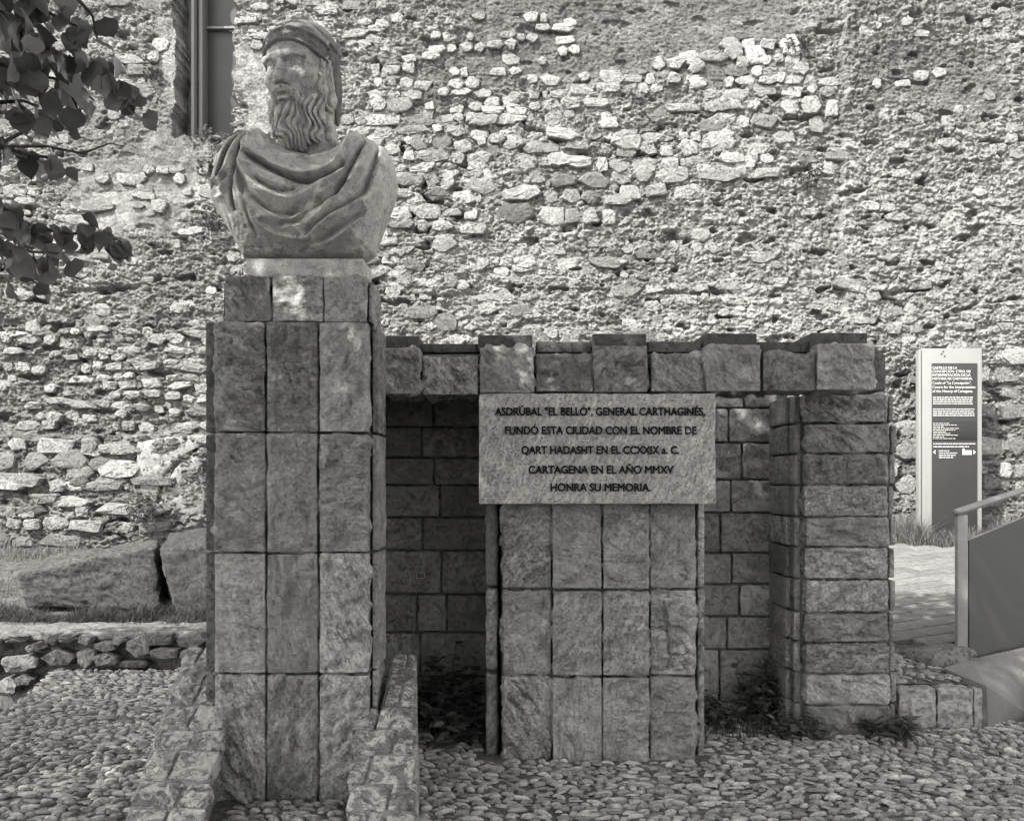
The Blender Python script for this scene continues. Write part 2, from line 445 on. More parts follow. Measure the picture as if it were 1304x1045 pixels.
def build_wall():
    t = empty("rubble_wall", (0, WY, 0.2))
    tag(t, "tall old rubble stone wall in full sun behind the monument, rough lime mortar with a narrow window slit", "wall")
    xs = np.concatenate([np.arange(-8.6, -6.7, 0.05), np.arange(-6.7, 6.7, 0.0135), np.arange(6.7, 8.6, 0.05)])
    zs = np.concatenate([np.arange(0.4, 7.85, 0.0135), np.arange(7.85, 9.6, 0.05)])
    X, Z = np.meshgrid(xs, zs, indexing='ij')
    u, v, p, low, dirt, plaster = wall_fields(X, Z)
    rough = 1 - 0.85 * np.maximum(dirt * 0.75, plaster)
    wx = fbm(p * 5.0, 3, 40) * 0.35; wz = fbm(p * 5.0 + 9, 3, 41) * 0.35
    F1, F2, cid = worley2((X * 7.2 + wx), (Z * 12.5 + wz), 3)
    lump = sstep(0.03, 0.24, F2 - F1)
    G1, G2, gid = worley2((X * 17 + wx * 2), (Z * 25 + wz * 2), 8)
    lump2 = sstep(0.0, 0.5, G2 - G1)
    big = fbm(p * 3.3, 3, 12)
    sel = sstep(-0.15, 0.25, fbm(p * 1.6, 3, 14) + 0.35 * (cid - 0.5))
    h = low - 0.03 * dirt
    h = h + rough * (0.050 * fbm(p * np.array([6, 9, 1]), 6, 20, 0.70) + 0.026 * lump * (0.5 + cid) * (.25 + .75 * sel) + 0.020 * lump2 * (0.2 + gid) * (1.2 - .8 * sel))
    rid = 1 - np.abs(perlin(p * np.array([11, 19, 1]), 23)) * 2
    h = h + rough * 0.022 * rid
    ch = 1 - np.abs(perlin(p * np.array([24, 34, 1]), 26)) * 2
    h = h + rough * 0.010 * ch
    pit = sstep(0.36, 0.56, fbm(p * np.array([3.2, 6.5, 1]), 3, 25))
    h = h - 0.11 * pit * rough
    for yl, st in ((300, .6), (372, 1.0), (412, .8), (232, .5), (455, .5)):      # lift lines of the rammed layers
        yy = yl + fbm(p * np.array([0.8, 0.8, 1]) + yl, 3, 27) * 14
        h = h - 0.05 * st * np.exp(-((v - yy) / 2.6) ** 2) * sstep(-0.1, 0.25, fbm(p * np.array([1.1, 1, 1]) + yl * 3, 2, 29)) * rough
    h = h + dirt * 0.012 * fbm(p * 22, 4, 33)
    # narrow window opening
    win = (u > 223 + fbm(p * 6, 2, 60) * 5) & (u < 298 + fbm(p * 6, 2, 61) * 7) & (v < 176 + fbm(p * 6, 2, 62) * 6)
    h = np.where(win, -0.75, h)
    tone = 0.92 + 0.42 * (cid - .45) * (.3 + .7 * sel) + 0.35 * (gid - 0.5) * (1.2 - sel)
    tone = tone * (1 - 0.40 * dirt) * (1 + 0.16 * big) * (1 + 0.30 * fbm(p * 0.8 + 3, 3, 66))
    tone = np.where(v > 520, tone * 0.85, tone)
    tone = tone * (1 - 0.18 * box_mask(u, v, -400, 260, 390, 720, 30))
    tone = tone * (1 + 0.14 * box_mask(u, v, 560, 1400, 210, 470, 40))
    V = np.stack([X, WY - h, Z], -1).reshape(-1, 3)
    me = np_mesh("wall_face", V, grid_faces(len(xs), len(zs))[:, ::-1], True)
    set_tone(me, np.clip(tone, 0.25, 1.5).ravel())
    wall_mortar = link("wall_face", me, M_WALLBASE, t, (0, -WY, -0.2))
    # back and ends of the wall, so that it has its thickness
    V, Q = rough_box(17.2, 1.2, 9.35, seed=4, r=0.05, amp=0.02, step=0.4)
    V = V + np.array([0, WY + 1.50, 0.1 + 4.72])
    # keep the block behind the window recess
    me = np_mesh("wall_core", V, Q, True); set_tone(me, np.ones(len(V)) * 0.8)
    link("wall_core", me, M_WALLBASE, t, (0, -WY, -0.2))
    return t

rng = np.random.default_rng(7)
def rock(cx, cz, w, h, prot, y, sq=3.2, n=13, tilt=0.25, rot=0.0, corners=None):
    """an irregular broken stone standing out of a wall face: straight-edged outline, a flattish broken front"""
    m = corners or int(rng.choice([4, 5, 5, 6, 7]))
    a0 = rng.uniform(0, 6.28) if m > 4 else math.pi / 4 + rng.uniform(-.2, .2)
    ca = a0 + (np.arange(m) + rng.uniform(-0.22, 0.22, m)) * 2 * np.pi / m
    e = 3.0
    cr = (np.abs(np.cos(ca)) ** e + np.abs(np.sin(ca)) ** e) ** (-1 / e) * rng.uniform(0.88, 1.06, m)
    C = np.stack([np.cos(ca) * cr * w / 2, np.sin(ca) * cr * h / 2], 1) * (1.10 if m < 6 else 1.04)
    pts = []
    for i in range(m):
        A, B = C[i], C[(i + 1) % m]; k = 2 if m > 5 else 3
        for t in np.linspace(0.10, 0.90, k): pts.append(A * (1 - t) + B * t)
    D = np.array(pts); n = len(D)
    D = D + rng.normal(0, 0.022, D.shape) * min(w, h)
    if rot: D = D @ np.array([[math.cos(rot), math.sin(rot)], [-math.sin(rot), math.cos(rot)]])
    tx, tz = rng.uniform(-tilt, tilt), rng.uniform(-tilt, tilt)
    apex = np.array([rng.uniform(-.15, .15) * w, rng.uniform(-.15, .15) * h])
    V = []
    for s, d, j in ((1.0, -0.07, 0), (1.0, 0.60, .16), (0.90, 0.92, .12), (0.50, 1.0, .09)):
        yy = d * prot * (1 + rng.uniform(-j, j, n)) if d > 0 else np.full(n, d)
        q = apex * (1 - s) + D * s + (rng.normal(0, 0.02, D.shape) * min(w, h) if d > 0 else 0)
        if d > 0: yy = yy + (tx * q[:, 0] / w + tz * q[:, 1] / h) * prot * d * 1.5
        V.append(np.stack([cx + q[:, 0], y - yy, cz + q[:, 1]], 1))
    V.append(np.array([[cx + apex[0], y - prot * rng.uniform(.95, 1.12), cz + apex[1]]]))
    V = np.concatenate(V); Q = []; T = []
    for k in range(3):
        for i in range(n):
            Q.append([k * n + i, k * n + (i + 1) % n, (k + 1) * n + (i + 1) % n, (k + 1) * n + i])
    for i in range(n): T.append([3 * n + i, 3 * n + (i + 1) % n, 4 * n])
    return V, T, Q

def wall_stones(t):
    # (x0, x1, y0, y1, stone width px, stone height px, keep, protrusion m, tone range)
    R = [(455, 720, 20, 150, 19, 12, .62, .045, (.7, 1.25)),
         (720, 1010, 60, 130, 22, 14, .28, .05, (.8, 1.3)),
         (440, 600, 145, 300, 31, 17, .85, .065, (.7, 1.15)),
         (590, 960, 128, 215, 30, 19, .74, .06, (.75, 1.3)),
         (600, 900, 215, 292, 36, 22, .60, .065, (.7, 1.2)),
         (870, 1050, 45, 225, 27, 19, .70, .05, (.75, 1.35)),
         (480, 640, 300, 430, 36, 20, .42, .05, (.6, 1.1)),
         (640, 1060, 290, 432, 34, 15, .13, .045, (.6, 1.1)),
         (1075, 1310, 10, 440, 22, 13, .20, .035, (.7, 1.1)),
         (640, 1060, 300, 430, 20, 11, .22, .035, (.7, 1.1)), (-20, 262, 200, 400, 20, 11, .16, .035, (.7, 1.0)), (420, 640, 150, 430, 20, 12, .25, .035, (.6, 1.1)),
         (1120, 1310, 440, 690, 37, 22, .72, .055, (.65, 1.15)),
         (1000, 1130, 360, 440, 30, 16, .35, .045, (.6, 1.1)),
         (-20, 262, 418, 555, 27, 12, .74, .055, (.55, 1.05)),
         (-20, 200, 558, 700, 46, 20, .88, .06, (.6, 1.1)),
         (175, 262, 395, 560, 26, 14, .35, .045, (.55, .95)),
         (-20, 275, 175, 418, 30, 15, .16, .045, (.6, 1.0)),
         (300, 345, 5, 60, 20, 12, .8, .045, (.7, 1.2)),
         (340, 480, -40, 60, 24, 13, .6, .045, (.7, 1.2)),
         (-20, 220, -30, 150, 28, 14, .3, .05, (.55, 1.0)),
         (430, 500, 130, 360, 28, 16, .7, .055, (.65, 1.1)),
         (-90, -20, -40, 700, 34, 16, .4, .05, (.6, 1.1)),
         (1310, 1400, 10, 690, 34, 18, .4, .05, (.6, 1.1)),
         (270, 320, 180, 420, 24, 14, .5, .05, (.6, 1.1))]
    recs = []
    for (x0, x1, y0, y1, w, h, keep, prot, tr) in R:
        v = y0 + h * 0.5
        while v < y1:
            rh = h * rng.uniform(0.75, 1.3); u = x0 + rng.uniform(0, w)
            wav = rng.uniform(0, 6)
            while u < x1:
                ww = w * rng.choice([0.55, 0.8, 1.0, 1.3, 1.6], p=[.2, .25, .25, .2, .1]) * rng.uniform(0.9, 1.1)
                if rng.random() < keep and not (205 < u + ww / 2 < 312 and v < 190):
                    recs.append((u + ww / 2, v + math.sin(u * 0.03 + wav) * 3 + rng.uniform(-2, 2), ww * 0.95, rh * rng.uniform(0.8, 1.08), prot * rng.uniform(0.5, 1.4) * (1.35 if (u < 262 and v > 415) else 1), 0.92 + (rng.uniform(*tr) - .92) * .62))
                u += ww * 1.02
            v += rh * 1.02
    # single stones that catch the eye
    recs += [(962, 71, 42, 24, .07, 1.45), (934, 66, 24, 24, .06, 1.3), (797, 182, 38, 22, .08, 1.35), (775, 158, 32, 17, .07, 1.3), (778, 100, 34, 19, .06, 1.3),
             (544, 272, 38, 20, .08, 1.1), (520, 230, 40, 17, .07, 1.2), (512, 276, 26, 20, .09, 1.15), (712, 204, 34, 20, .08, 1.05),
             (316, 28, 36, 12, .09, 1.25), (730, 275, 22, 20, .07, .95), (752, 277, 22, 20, .07, 1.0), (776, 276, 24, 19, .07, 1.25), (728, 250, 24, 20, .08, .8), (752, 252, 26, 18, .08, .95), (786, 254, 40, 15, .08, 1.15),
             (100, 618, 36, 13, .09, 1.25), (137, 618, 58, 13, .10, 1.3), (20, 616, 46, 13, .09, 1.25), (157, 598, 54, 24, .07, 1.2), (108, 599, 36, 24, .07, .9), (127, 574, 36, 16, .08, 1.1), (165, 573, 34, 14, .08, 1.1), (96, 637, 56, 15, .08, .95), (50, 650, 38, 14, .08, .8)]
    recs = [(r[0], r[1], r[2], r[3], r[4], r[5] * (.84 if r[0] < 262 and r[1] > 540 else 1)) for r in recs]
    order = sorted(range(len(recs)), key=lambda i: -recs[i][2] * recs[i][3])
    C = np.array([wxz(recs[i][0], recs[i][1]) for i in order]); H = wall_low(C[:, 0], C[:, 1])
    acc = Acc(); tones = []
    for k, i in enumerate(order):
        u, v, w, h, prot, tone = recs[i]
        cx, cz = C[k]
        V, T, Q = rock(cx, cz, w / 100.6, h / 100.6, prot, WY - H[k] - 0.012, rot=rng.uniform(-0.12, 0.12), sq=rng.uniform(2.4, 4.2), n=11)
        tn = min(tone, 1.22) * rng.uniform(0.82, 1.06)
        if k < 300:
            c = np.array([cx, WY - H[k], cz])
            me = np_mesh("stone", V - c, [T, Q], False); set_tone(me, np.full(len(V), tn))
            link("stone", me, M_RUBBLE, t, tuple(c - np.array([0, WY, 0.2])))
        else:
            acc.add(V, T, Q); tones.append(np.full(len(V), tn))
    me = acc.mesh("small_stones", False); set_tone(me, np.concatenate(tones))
    o = link("small_stones", me, M_RUBBLE_STUFF, t, (0, -WY, -0.2)); o["kind"] = "stuff"
    # lime render with a crack, low on the left
    for outline, th, nm in (([(182, 562), (224, 556), (262, 553), (262, 566), (232, 585), (212, 606), (204, 640), (186, 628), (180, 600)], .05, "render_patch"),
                        ([(236, 588), (262, 570), (262, 655), (206, 648), (214, 612)], .035, "render_patch")):
        pts = np.array([wxz(*q) for q in outline]); n = len(pts)
        # refine the outline
        dense = []
        for i in range(n):
            a, b = pts[i], pts[(i + 1) % n]
            for s in np.linspace(0, 1, 7)[:-1]: dense.append(a * (1 - s) + b * s)
        D = np.array(dense); D += np.stack([perlin(np.c_[D * 9, D[:, :1] * 0], 4), perlin(np.c_[D * 9, D[:, :1] * 0], 6)], 1) * 0.03
        c = D.mean(0); m = len(D); base = 0.15
        rings = []
        for s, d in ((1, -0.15), (1, th * .7), (.96, th), (.6, th * 1.1), (.2, th * 1.15)):
            q = c + (D - c) * s
            hh = wall_low(q[:, 0], q[:, 1]) + d + 0.012 * fbm(np.c_[q * 6, q[:, :1] * 0], 3, 3) * (d > 0)
            rings.append(np.stack([q[:, 0], WY - hh, q[:, 1]], 1))
        V = np.concatenate(rings + [rings[-1].mean(0, keepdims=True)])
        Q = [[k * m + i, k * m + (i + 1) % m, (k + 1) * m + (i + 1) % m, (k + 1) * m + i] for k in range(4) for i in range(m)]
        T = [[4 * m + i, 4 * m + (i + 1) % m, 5 * m] for i in range(m)]
        me = np_mesh(nm, V, [T, Q], True)
        link(nm, me, M_PLASTER, t, (0, -WY, -0.2))
RW = build_wall()
wall_stones(RW)
# ---- the window slit: frame, dark panel
wt = empty("wall_window", (PX(268, WY), WY + 0.05, PZ(176, WY)))
tag(wt, "narrow dark window panel with grey metal frame, set deep in the rubble wall above the bust's shoulder", "window")
def child_box(name, mat, parent, x0, x1, y0, y1, z0, z1, b=0.004):
    V, Q = crisp_box(x0, x1, y0, y1, z0, z1, b)
    c = V.mean(0); me = np_mesh(name, V - c, Q, True)
    return link(name, me, mat, parent, tuple(Vector(c) - parent.location))
ww = WY
child_box("panel", M_FRAME_DARK, wt, PX(243, ww), PX(300, ww), WY + .58, WY + .62, PZ(190, ww), 9.0)
child_box("frame_post", M_FRAME, wt, PX(236, ww), PX(240, ww), WY + .22, WY + .60, PZ(190, ww), 9.0)
child_box("frame_post", M_FRAME, wt, PX(242, ww), PX(247, ww), WY + .34, WY + .60, PZ(190, ww), 9.0)
child_box("frame_post", M_FRAME, wt, PX(291, ww), PX(296, ww), WY + .48, WY + .60, PZ(190, ww), 9.0)
child_box("transom", M_FRAME, wt, PX(247.2, ww), PX(290.8, ww), WY + .50, WY + .56, PZ(13, ww), PZ(10, ww))
child_box("frame_board", M_FRAME, wt, PX(222, ww), PX(235.8, ww), WY + .50, WY + .60, PZ(190, ww), 9.0)

# ================================================================ ground
ST = dict(kind="structure")
def terrain(name, xs, ys, zf, mat, seed=0, amp=0.01, sc=3.0, keep=None):
    X, Y = np.meshgrid(np.array(xs), np.array(ys), indexing='ij')
    Z = zf(X, Y) + amp * fbm(np.stack([X * sc, Y * sc, X * 0 + seed], -1), 4, seed)
    V = np.stack([X, Y, Z], -1).reshape(-1, 3)
    q = grid_faces(len(xs), len(ys))
    if keep is not None:
        k = keep(X, Y).ravel(); q = q[k[q].all(1)]
    me = np_mesh(name, V, q, True)
    o = link(name, me, mat); o["kind"] = "structure"
    return o
V, Q = rough_box(800, 800, 0.2, r=0.02, amp=0, step=50)
gnd = link("ground", np_mesh("ground", V, Q, True), M_EARTH, None, (0, 0, -0.50)); gnd["kind"] = "structure"

def ramp_z(Y): return 0.257 + 0.13 * (Y - 6.6)
# cobbled ground: mortar sheet
def left_edge(Y):     # the diagonal edge of the cobbles on the left
    return np.where(Y > 7.17, -4.02 + (8.63 - Y) * 0.26, np.where(Y > 6.3, -3.66 - (7.17 - Y) * 1.2, -9.0))
cob = terrain("cobbled_ground", np.arange(-8.0, 8.01, 0.05), np.arange(-3.0, 8.76, 0.05), lambda X, Y: X * 0 - 0.004, M_GROUNDMORTAR, 3, 0.012, 2.2,
              lambda X, Y: (X > left_edge(Y)) & ~((X > 2.62) & (Y > 6.72)) & ~((X > 3.35) & (Y > 7.3)))
def cobble_zone(X, Y):
    """True where cobbles lie"""
    ok = (X > left_edge(Y) + 0.05) & (Y < 8.62)
    ok &= ~((X > 2.50) & (X < 3.17) & (Y > 6.56)) & ~((X >= 3.17) & (Y > 6.86 - 1.0 * (X - 3.3)))
    ok &= ~((X > -1.60) & (X < -0.66) & (Y > 5.02) & (Y < 5.6))       # pedestal
    ok &= ~((X > -1.88) & (X < -1.37 + .07 * (4.9 - Y)) & (Y > 4.22) & (Y < 5.75))      # left parapet
    ok &= ~((X > -0.84) & (X < -0.41 - .1 * (Y - 4.4)) & (Y > 4.22) & (Y < 5.75))      # right parapet
    ok &= ~((X > -0.20) & (X < 1.17) & (Y > 5.76) & (Y < 7.1))        # pier
    ok &= ~((X > 1.78) & (X < 2.52) & (Y > 6.32))                     # pillar
    ok &= ~((X > -0.95) & (X < 2.0) & (Y > 6.92))                     # niche wall
    return ok
def cobble_mesh_proto(k):
    r = np.random.default_rng(100 + k)
    nu, nv = 9, 4
    V = [[0, 0, 1.0]]
    e = r.uniform(1.8, 2.6)
    for j in range(1, nv + 1):
        th = j / nv * (math.pi * 0.56)
        for i in range(nu):
            ph = i * 2 * math.pi / nu
            cx, cy = math.cos(ph), math.sin(ph)
            s = math.sin(th) ** 0.85
            rr = (abs(cx) ** e + abs(cy) ** e) ** (-1 / e)
            V.append([cx * s * rr, cy * s * rr, math.cos(th)])
    V = np.array(V)
    V[:, :2] *= 1 + 0.16 * perlin(V * 1.1 + k * 5, 3)[:, None]
    V[:, 2] *= 1 + 0.2 * perlin(V * 1.3 + k * 9, 5)
    V[:, 0] += 0.12 * V[:, 1] * r.uniform(-1, 1)
    T = [[0, 1 + i, 1 + (i + 1) % nu] for i in range(nu)]
    Q = [[1 + j * nu + i, 1 + (j + 1) * nu + i, 1 + (j + 1) * nu + (i + 1) % nu, 1 + j * nu + (i + 1) % nu] for j in range(nv - 1) for i in range(nu)]
    return V, np.array(T), np.array(Q)
def lay_cobbles(parent, inside, x0, x1, y0, y1, zf, n_obj, sizes=(0.036, 0.0125), seed=1, slope=0.0, pitch=(0.073, 0.043)):
    r = np.random.default_rng(seed)
    protos = [cobble_mesh_proto(k) for k in range(8)]
    meshes = []
    for k, (V, T, Q) in enumerate(protos):
        me = np_mesh("cobble", V, [T, Q], True); meshes.append(me)
    items = []
    y = y0; row = 0
    while y < y1:
        x = x0 + r.uniform(0, pitch[0])
        while x < x1:
            f = float(r.choice([0.5, 0.75, 1.0, 1.35, 1.9], p=[.22, .26, .27, .18, .07]))
            items.append((x + r.uniform(-.012, .012), y + r.uniform(-.016, .016), f)); x += pitch[0] * (0.55 + 0.5 * f)
        y += pitch[1] * r.uniform(0.9, 1.1); row += 1
    A = np.array(items)
    ang = 0.9 * fbm(np.stack([A[:, 0] * 0.5, A[:, 1] * 0.5, A[:, 0] * 0], -1), 3, 77)
    ang = ang + 0.50 * sstep(1.2, 0.0, A[:, 0] + 3.0) * 0 + np.where(A[:, 0] < -1.4, 0.35 * sstep(6.6, 5.2, A[:, 1]), 0) - 0.45 * sstep(0.6, 3.0, A[:, 0])
    ang = ang + r.normal(0, 0.22, len(A))
    # lay the rows themselves along a bent field
    ca = 0.10 * fbm(np.stack([A[:, 0] * 0.7, A[:, 1] * 0.7, A[:, 0] * 0 + 3], -1), 2, 78)
    X = A[:, 0] + ca; Y = A[:, 1] + 0.12 * fbm(np.stack([A[:, 0] * 0.6, A[:, 1] * 0.6, A[:, 0] * 0 + 8], -1), 2, 79)
    ok = inside(X, Y) & (r.random(len(X)) > 0.05) & (np.abs(X) < 0.514 * Y + 0.5)
    idx = np.nonzero(ok)[0]
    vis = (np.abs(X * F / Y) < 640) & (HY + EYE * F / Y < 1043)
    size = np.where(vis, A[:, 2] / Y, -1)
    order = idx[np.argsort(-size[idx])]
    acc = Acc(); tones = []
    for k, i in enumerate(order):
        f = A[i, 2]
        L = sizes[0] * f ** 0.75 * r.uniform(0.85, 1.15); Wd = sizes[1] * f ** 0.45 * r.uniform(0.8, 1.2); H = 0.016 * r.uniform(0.4, 1.5)
        a = ang[i]; z = float(zf(X[i], Y[i]))
        m = Matrix.Translation((X[i], Y[i], z)) @ Matrix.Rotation(math.atan(slope), 4, 'X') @ Matrix.Rotation(a, 4, 'Z') @ Matrix.Rotation(r.normal(0, 0.1), 4, 'Y') @ Matrix.Rotation(r.normal(0, 0.12), 4, 'X') @ Matrix.Diagonal((L, Wd, H, 1))
        j = int(r.integers(8))
        if k < n_obj and size[i] > 0:
            o = link("cobble", meshes[j], M_COBBLE, parent); o.matrix_local = m
        else:
            V, T, Q = protos[j]; acc.add(place(V, m), T, Q); tones.append(np.full(len(V), r.choice([0.7, 0.9, 1.0, 1.2, 1.45])))
    if acc.n:
        me = acc.mesh("cobbles", True); set_tone(me, np.concatenate(tones))
        o = link("cobbles", me, M_COBBLE_STUFF, parent); o["kind"] = "stuff"
lay_cobbles(cob, cobble_zone, -5.0, 5.0, 4.1, 8.7, lambda x, y: 0.001, 300)

# raised cobbled strip and the sloping paved path on the right
def line_x(Y): return np.interp(Y, [6.6, 7.9], [3.14, 2.62])
strip = terrain("cobbled_slope", np.arange(2.56, 3.26, 0.04), np.arange(6.72, 8.4, 0.04), lambda X, Y: ramp_z(Y) - 0.01, M_GROUNDMORTAR, 5, 0.01, 2.0,
                lambda X, Y: X < np.interp(Y, [6.6, 7.25, 8.3], [3.2, 3.05, 2.6]))
lay_cobbles(strip, lambda X, Y: (X < np.interp(Y, [6.6, 7.25, 8.3], [3.12, 2.98, 2.5])) & (X > 2.56), 2.58, 3.16, 6.78, 8.3, lambda x, y: ramp_z(y) - 0.006, 0, seed=5, slope=0.13)
path = terrain("paved_path", np.arange(2.50, 9.0, 0.1), np.arange(6.5, 12.61, 0.1), lambda X, Y: ramp_z(Y) - 0.022, M_EARTH, 6, 0.004, 2.0, lambda X, Y: (~((X < 3.3) & (Y < 6.75))) & (Y > np.interp(X, [2.9, 3.0, 3.3, 3.93, 5.5, 9], [6.4, 6.9, 7.12, 7.47, 8.35, 10.3])))
# pavers
pm = []
for k in range(4):
    V, Q = rough_box(0.385, 0.19, 0.05, seed=k + 20, r=0.006, amp=0.003, step=0.19)
    pm.append(np_mesh("paver", V, Q, True))
cnt = 0
ang = 0.42
for iy in range(-14, 40):
    for ix in range(-10, 26):
        lx = (ix + 0.5 * (iy % 2)) * 0.395; ly = iy * 0.2
        X = 2.6 + lx * math.cos(ang) - ly * math.sin(ang); Y = 7.4 + lx * math.sin(ang) + ly * math.cos(ang)
        if not (2.75 < X < 6.6 and 7.45 < Y < 11.55): continue
        if X < float(np.interp(Y, [6.6, 7.25, 8.3], [3.3, 3.2, 2.65])): continue
        if Y < 7.5 + 0.45 * (X - 3.2): continue
        if X > 4.5 + 0.3 * (Y - 7.5) + 0.5: continue
        o = link("paver", pm[(ix * 7 + iy * 3) % 4], M_PAVER, path)
        o.matrix_local = Matrix.Translation((X, Y, ramp_z(Y) - 0.018)) @ Matrix.Rotation(math.atan(0.13), 4, 'X') @ Matrix.Rotation(ang, 4, 'Z')
        cnt += 1
# pale concrete apron in front of the handrail
far_px = [(1201, 849.5), (1236, 838.5), (1310, 822), (1480, 790)]
near_px = [(1204, 851), (1256, 873), (1306, 906), (1500, 1010)]
def ramp_hit(x, y):
    k = (y - HY) / F
    return P(x, y, (1.6 - 0.257 + 0.13 * 6.6 - 0.02) / (k + 0.13))
FP = [ramp_hit(*q) for q in far_px]; NP = [ramp_hit(*near_px[0]), ramp_hit(*near_px[1])] + [P(x, y, (EYE - 0.025) / ((y - HY) / F)) for x, y in near_px[2:]]
V = []; nu, nv = 40, 9
for i in range(nu):
    t = i / (nu - 1) * 3; a = min(int(t), 2); f_ = t - a
    A = FP[a].lerp(FP[a + 1], f_); B = NP[a].lerp(NP[a + 1], f_)
    for j in range(nv): V.append(tuple(A.lerp(B, j / (nv - 1))))
for i in range(nu):
    t = i / (nu - 1) * 3; a = min(int(t), 2); f_ = t - a
    B = NP[a].lerp(NP[a + 1], f_); V.append((B.x + .01, B.y - .01, B.z - .3))
q = [list(r) for r in grid_faces(nu, nv)] + [[i * nv + nv - 1, (i + 1) * nv + nv - 1, nu * nv + i + 1, nu * nv + i] for i in range(nu - 1)]
me = np_mesh("concrete_apron", V, np.array(q), False)
if me.polygons[0].normal.z < 0: me.flip_normals()
ca = link("concrete_apron", me, M_CONCRETE); ca["kind"] = "structure"

# bed behind the low wall on the left
def bed_z(X, Y): return np.interp(Y, [9.0, 9.4, 10.4, 12.6], [0.22, 0.28, 0.42, 0.86])
bed = terrain("planting_bed", np.arange(-9, 2.6, 0.06), np.arange(8.95, 12.64, 0.06), bed_z, M_EARTH, 9, 0.05, 2.5)
back = terrain("earth_strip", np.arange(-1.3, 2.7, 0.1), np.arange(7.15, 9.1, 0.1), lambda X, Y: 0.02 + 0.13 * (Y - 7.2), M_EARTH, 10, 0.02, 2.0)

# ---- low rubble retaining wall
lw = empty("low_rubble_wall", (-3.5, 8.8, 0))
tag(lw, "low retaining wall of rounded rubble with a mortar top, behind the cobbles left of the pedestal", "wall")
V, Q = rough_box(8.0, 0.55, 0.86, seed=31, r=0.06, amp=0.03, step=0.07, scale=5)
V[:, 2] += np.where(V[:, 2] > 0.3, 0.014 * perlin(V * 3, 2), 0)
link("mortar_bed", np_mesh("mortar_bed", V, Q, True), M_MORTAR, lw, (-1.55, 0.2, -0.16))
V, Q = rough_box(8.1, 0.60, 0.085, seed=33, r=0.03, amp=0.022, step=0.035, scale=7)
link("coping", np_mesh("coping", V, Q, True), M_COPING, lw, (-1.55, 0.17, 0.285))
for (x0, x1, yt, yb) in [(0, 36, 832, 858), (-30, 8, 810, 830), (14, 50, 833, 853), (52, 93, 826, 848), (95, 123, 825, 850), (118, 146, 816, 830), (143, 158, 810, 822), (160, 190, 808, 838), (190, 230, 823, 839), (186, 222, 806, 822), (224, 262, 804, 826), (228, 262, 824, 842), (33, 52, 818, 831), (75, 100, 806, 818), (0, 33, 806, 818), (120, 150, 830, 848), (-40, -2, 834, 858), (-2, 22, 862, 884), (20, 40, 858, 872), (150, 188, 840, 850), (56, 74, 808, 820), (100, 118, 806, 820), (-70, -40, 815, 840), (-60, -30, 860, 885)]:
    Yd = 8.58
    cx, cz = PX((x0 + x1) / 2, Yd), PZ((yt + yb) / 2, Yd)
    V, T, Q = rock(0, 0, (x1 - x0) * Yd / F, (yb - yt) * Yd / F, rng.uniform(.06, .10), 0, sq=rng.uniform(2.4, 4), n=13, rot=rng.uniform(-.1, .1))
    me = np_mesh("stone", V, [T, Q], False)
    link("stone", me, M_LOWWALL, lw, (cx + 3.5, Yd + 0.06 - 8.8, cz))

# ---- two big worked blocks lying in the bed
def hexa_block(name, c8, seed, amp=0.045):
    """a rough block from its eight corners (bottom 4, top 4)"""
    V, Q = rough_box(2, 2, 2, seed=seed, r=0.10, amp=0.0, step=0.07)
    c8 = np.array(c8, dtype=float)
    s = (V + 1) / 2
    def tri(a, b, c, d, x, y): return a * ((1 - x) * (1 - y))[:, None] + b * (x * (1 - y))[:, None] + c * (x * y)[:, None] + d * ((1 - x) * y)[:, None]
    bot = tri(c8[0], c8[1], c8[2], c8[3], s[:, 0], s[:, 1]); top = tri(c8[4], c8[5], c8[6], c8[7], s[:, 0], s[:, 1])
    W = bot * (1 - s[:, 2:]) + top * s[:, 2:]
    cc = W.mean(0); d = W - cc; d /= np.linalg.norm(d, axis=1, keepdims=True)
    W = W + d * ((fbm(W * 4 + seed, 5, 2, .6) + 0.35 * (1 - 2 * np.abs(perlin(W * np.array([5, 9, 14]) + seed, 6)))) * amp)[:, None]
    return W, Q
def pt(x, y, d): return tuple(P(x, y, d))
B1, Q1 = hexa_block("b1", [pt(34, 772, 9.75), pt(204, 775, 9.75), pt(214, 755, 10.5), pt(56, 765, 10.5), pt(24, 730, 9.7), pt(198, 694, 9.7), pt(200, 686, 10.4), pt(64, 706, 10.4)], 3)
o = link("stone_block", np_mesh("stone_block", B1 - B1.mean(0), Q1, True), M_BOULDER, None, tuple(B1.mean(0)))
tag(o, "long rough stone block lying in the grass, the wider of two behind the low wall", "stone block")
B2, Q2 = hexa_block("b2", [pt(232, 800, 9.55), pt(300, 805, 9.55), pt(300, 780, 10.5), pt(215, 775, 10.5), pt(203, 702, 9.6), pt(300, 686, 9.6), pt(300, 668, 10.5), pt(216, 676, 10.5)], 5)
o = link("stone_block", np_mesh("stone_block", B2 - B2.mean(0), Q2, True), M_BOULDER, None, tuple(B2.mean(0)))
tag(o, "upright dark stone block touching the pedestal's left edge in view, right of the longer block", "stone block")
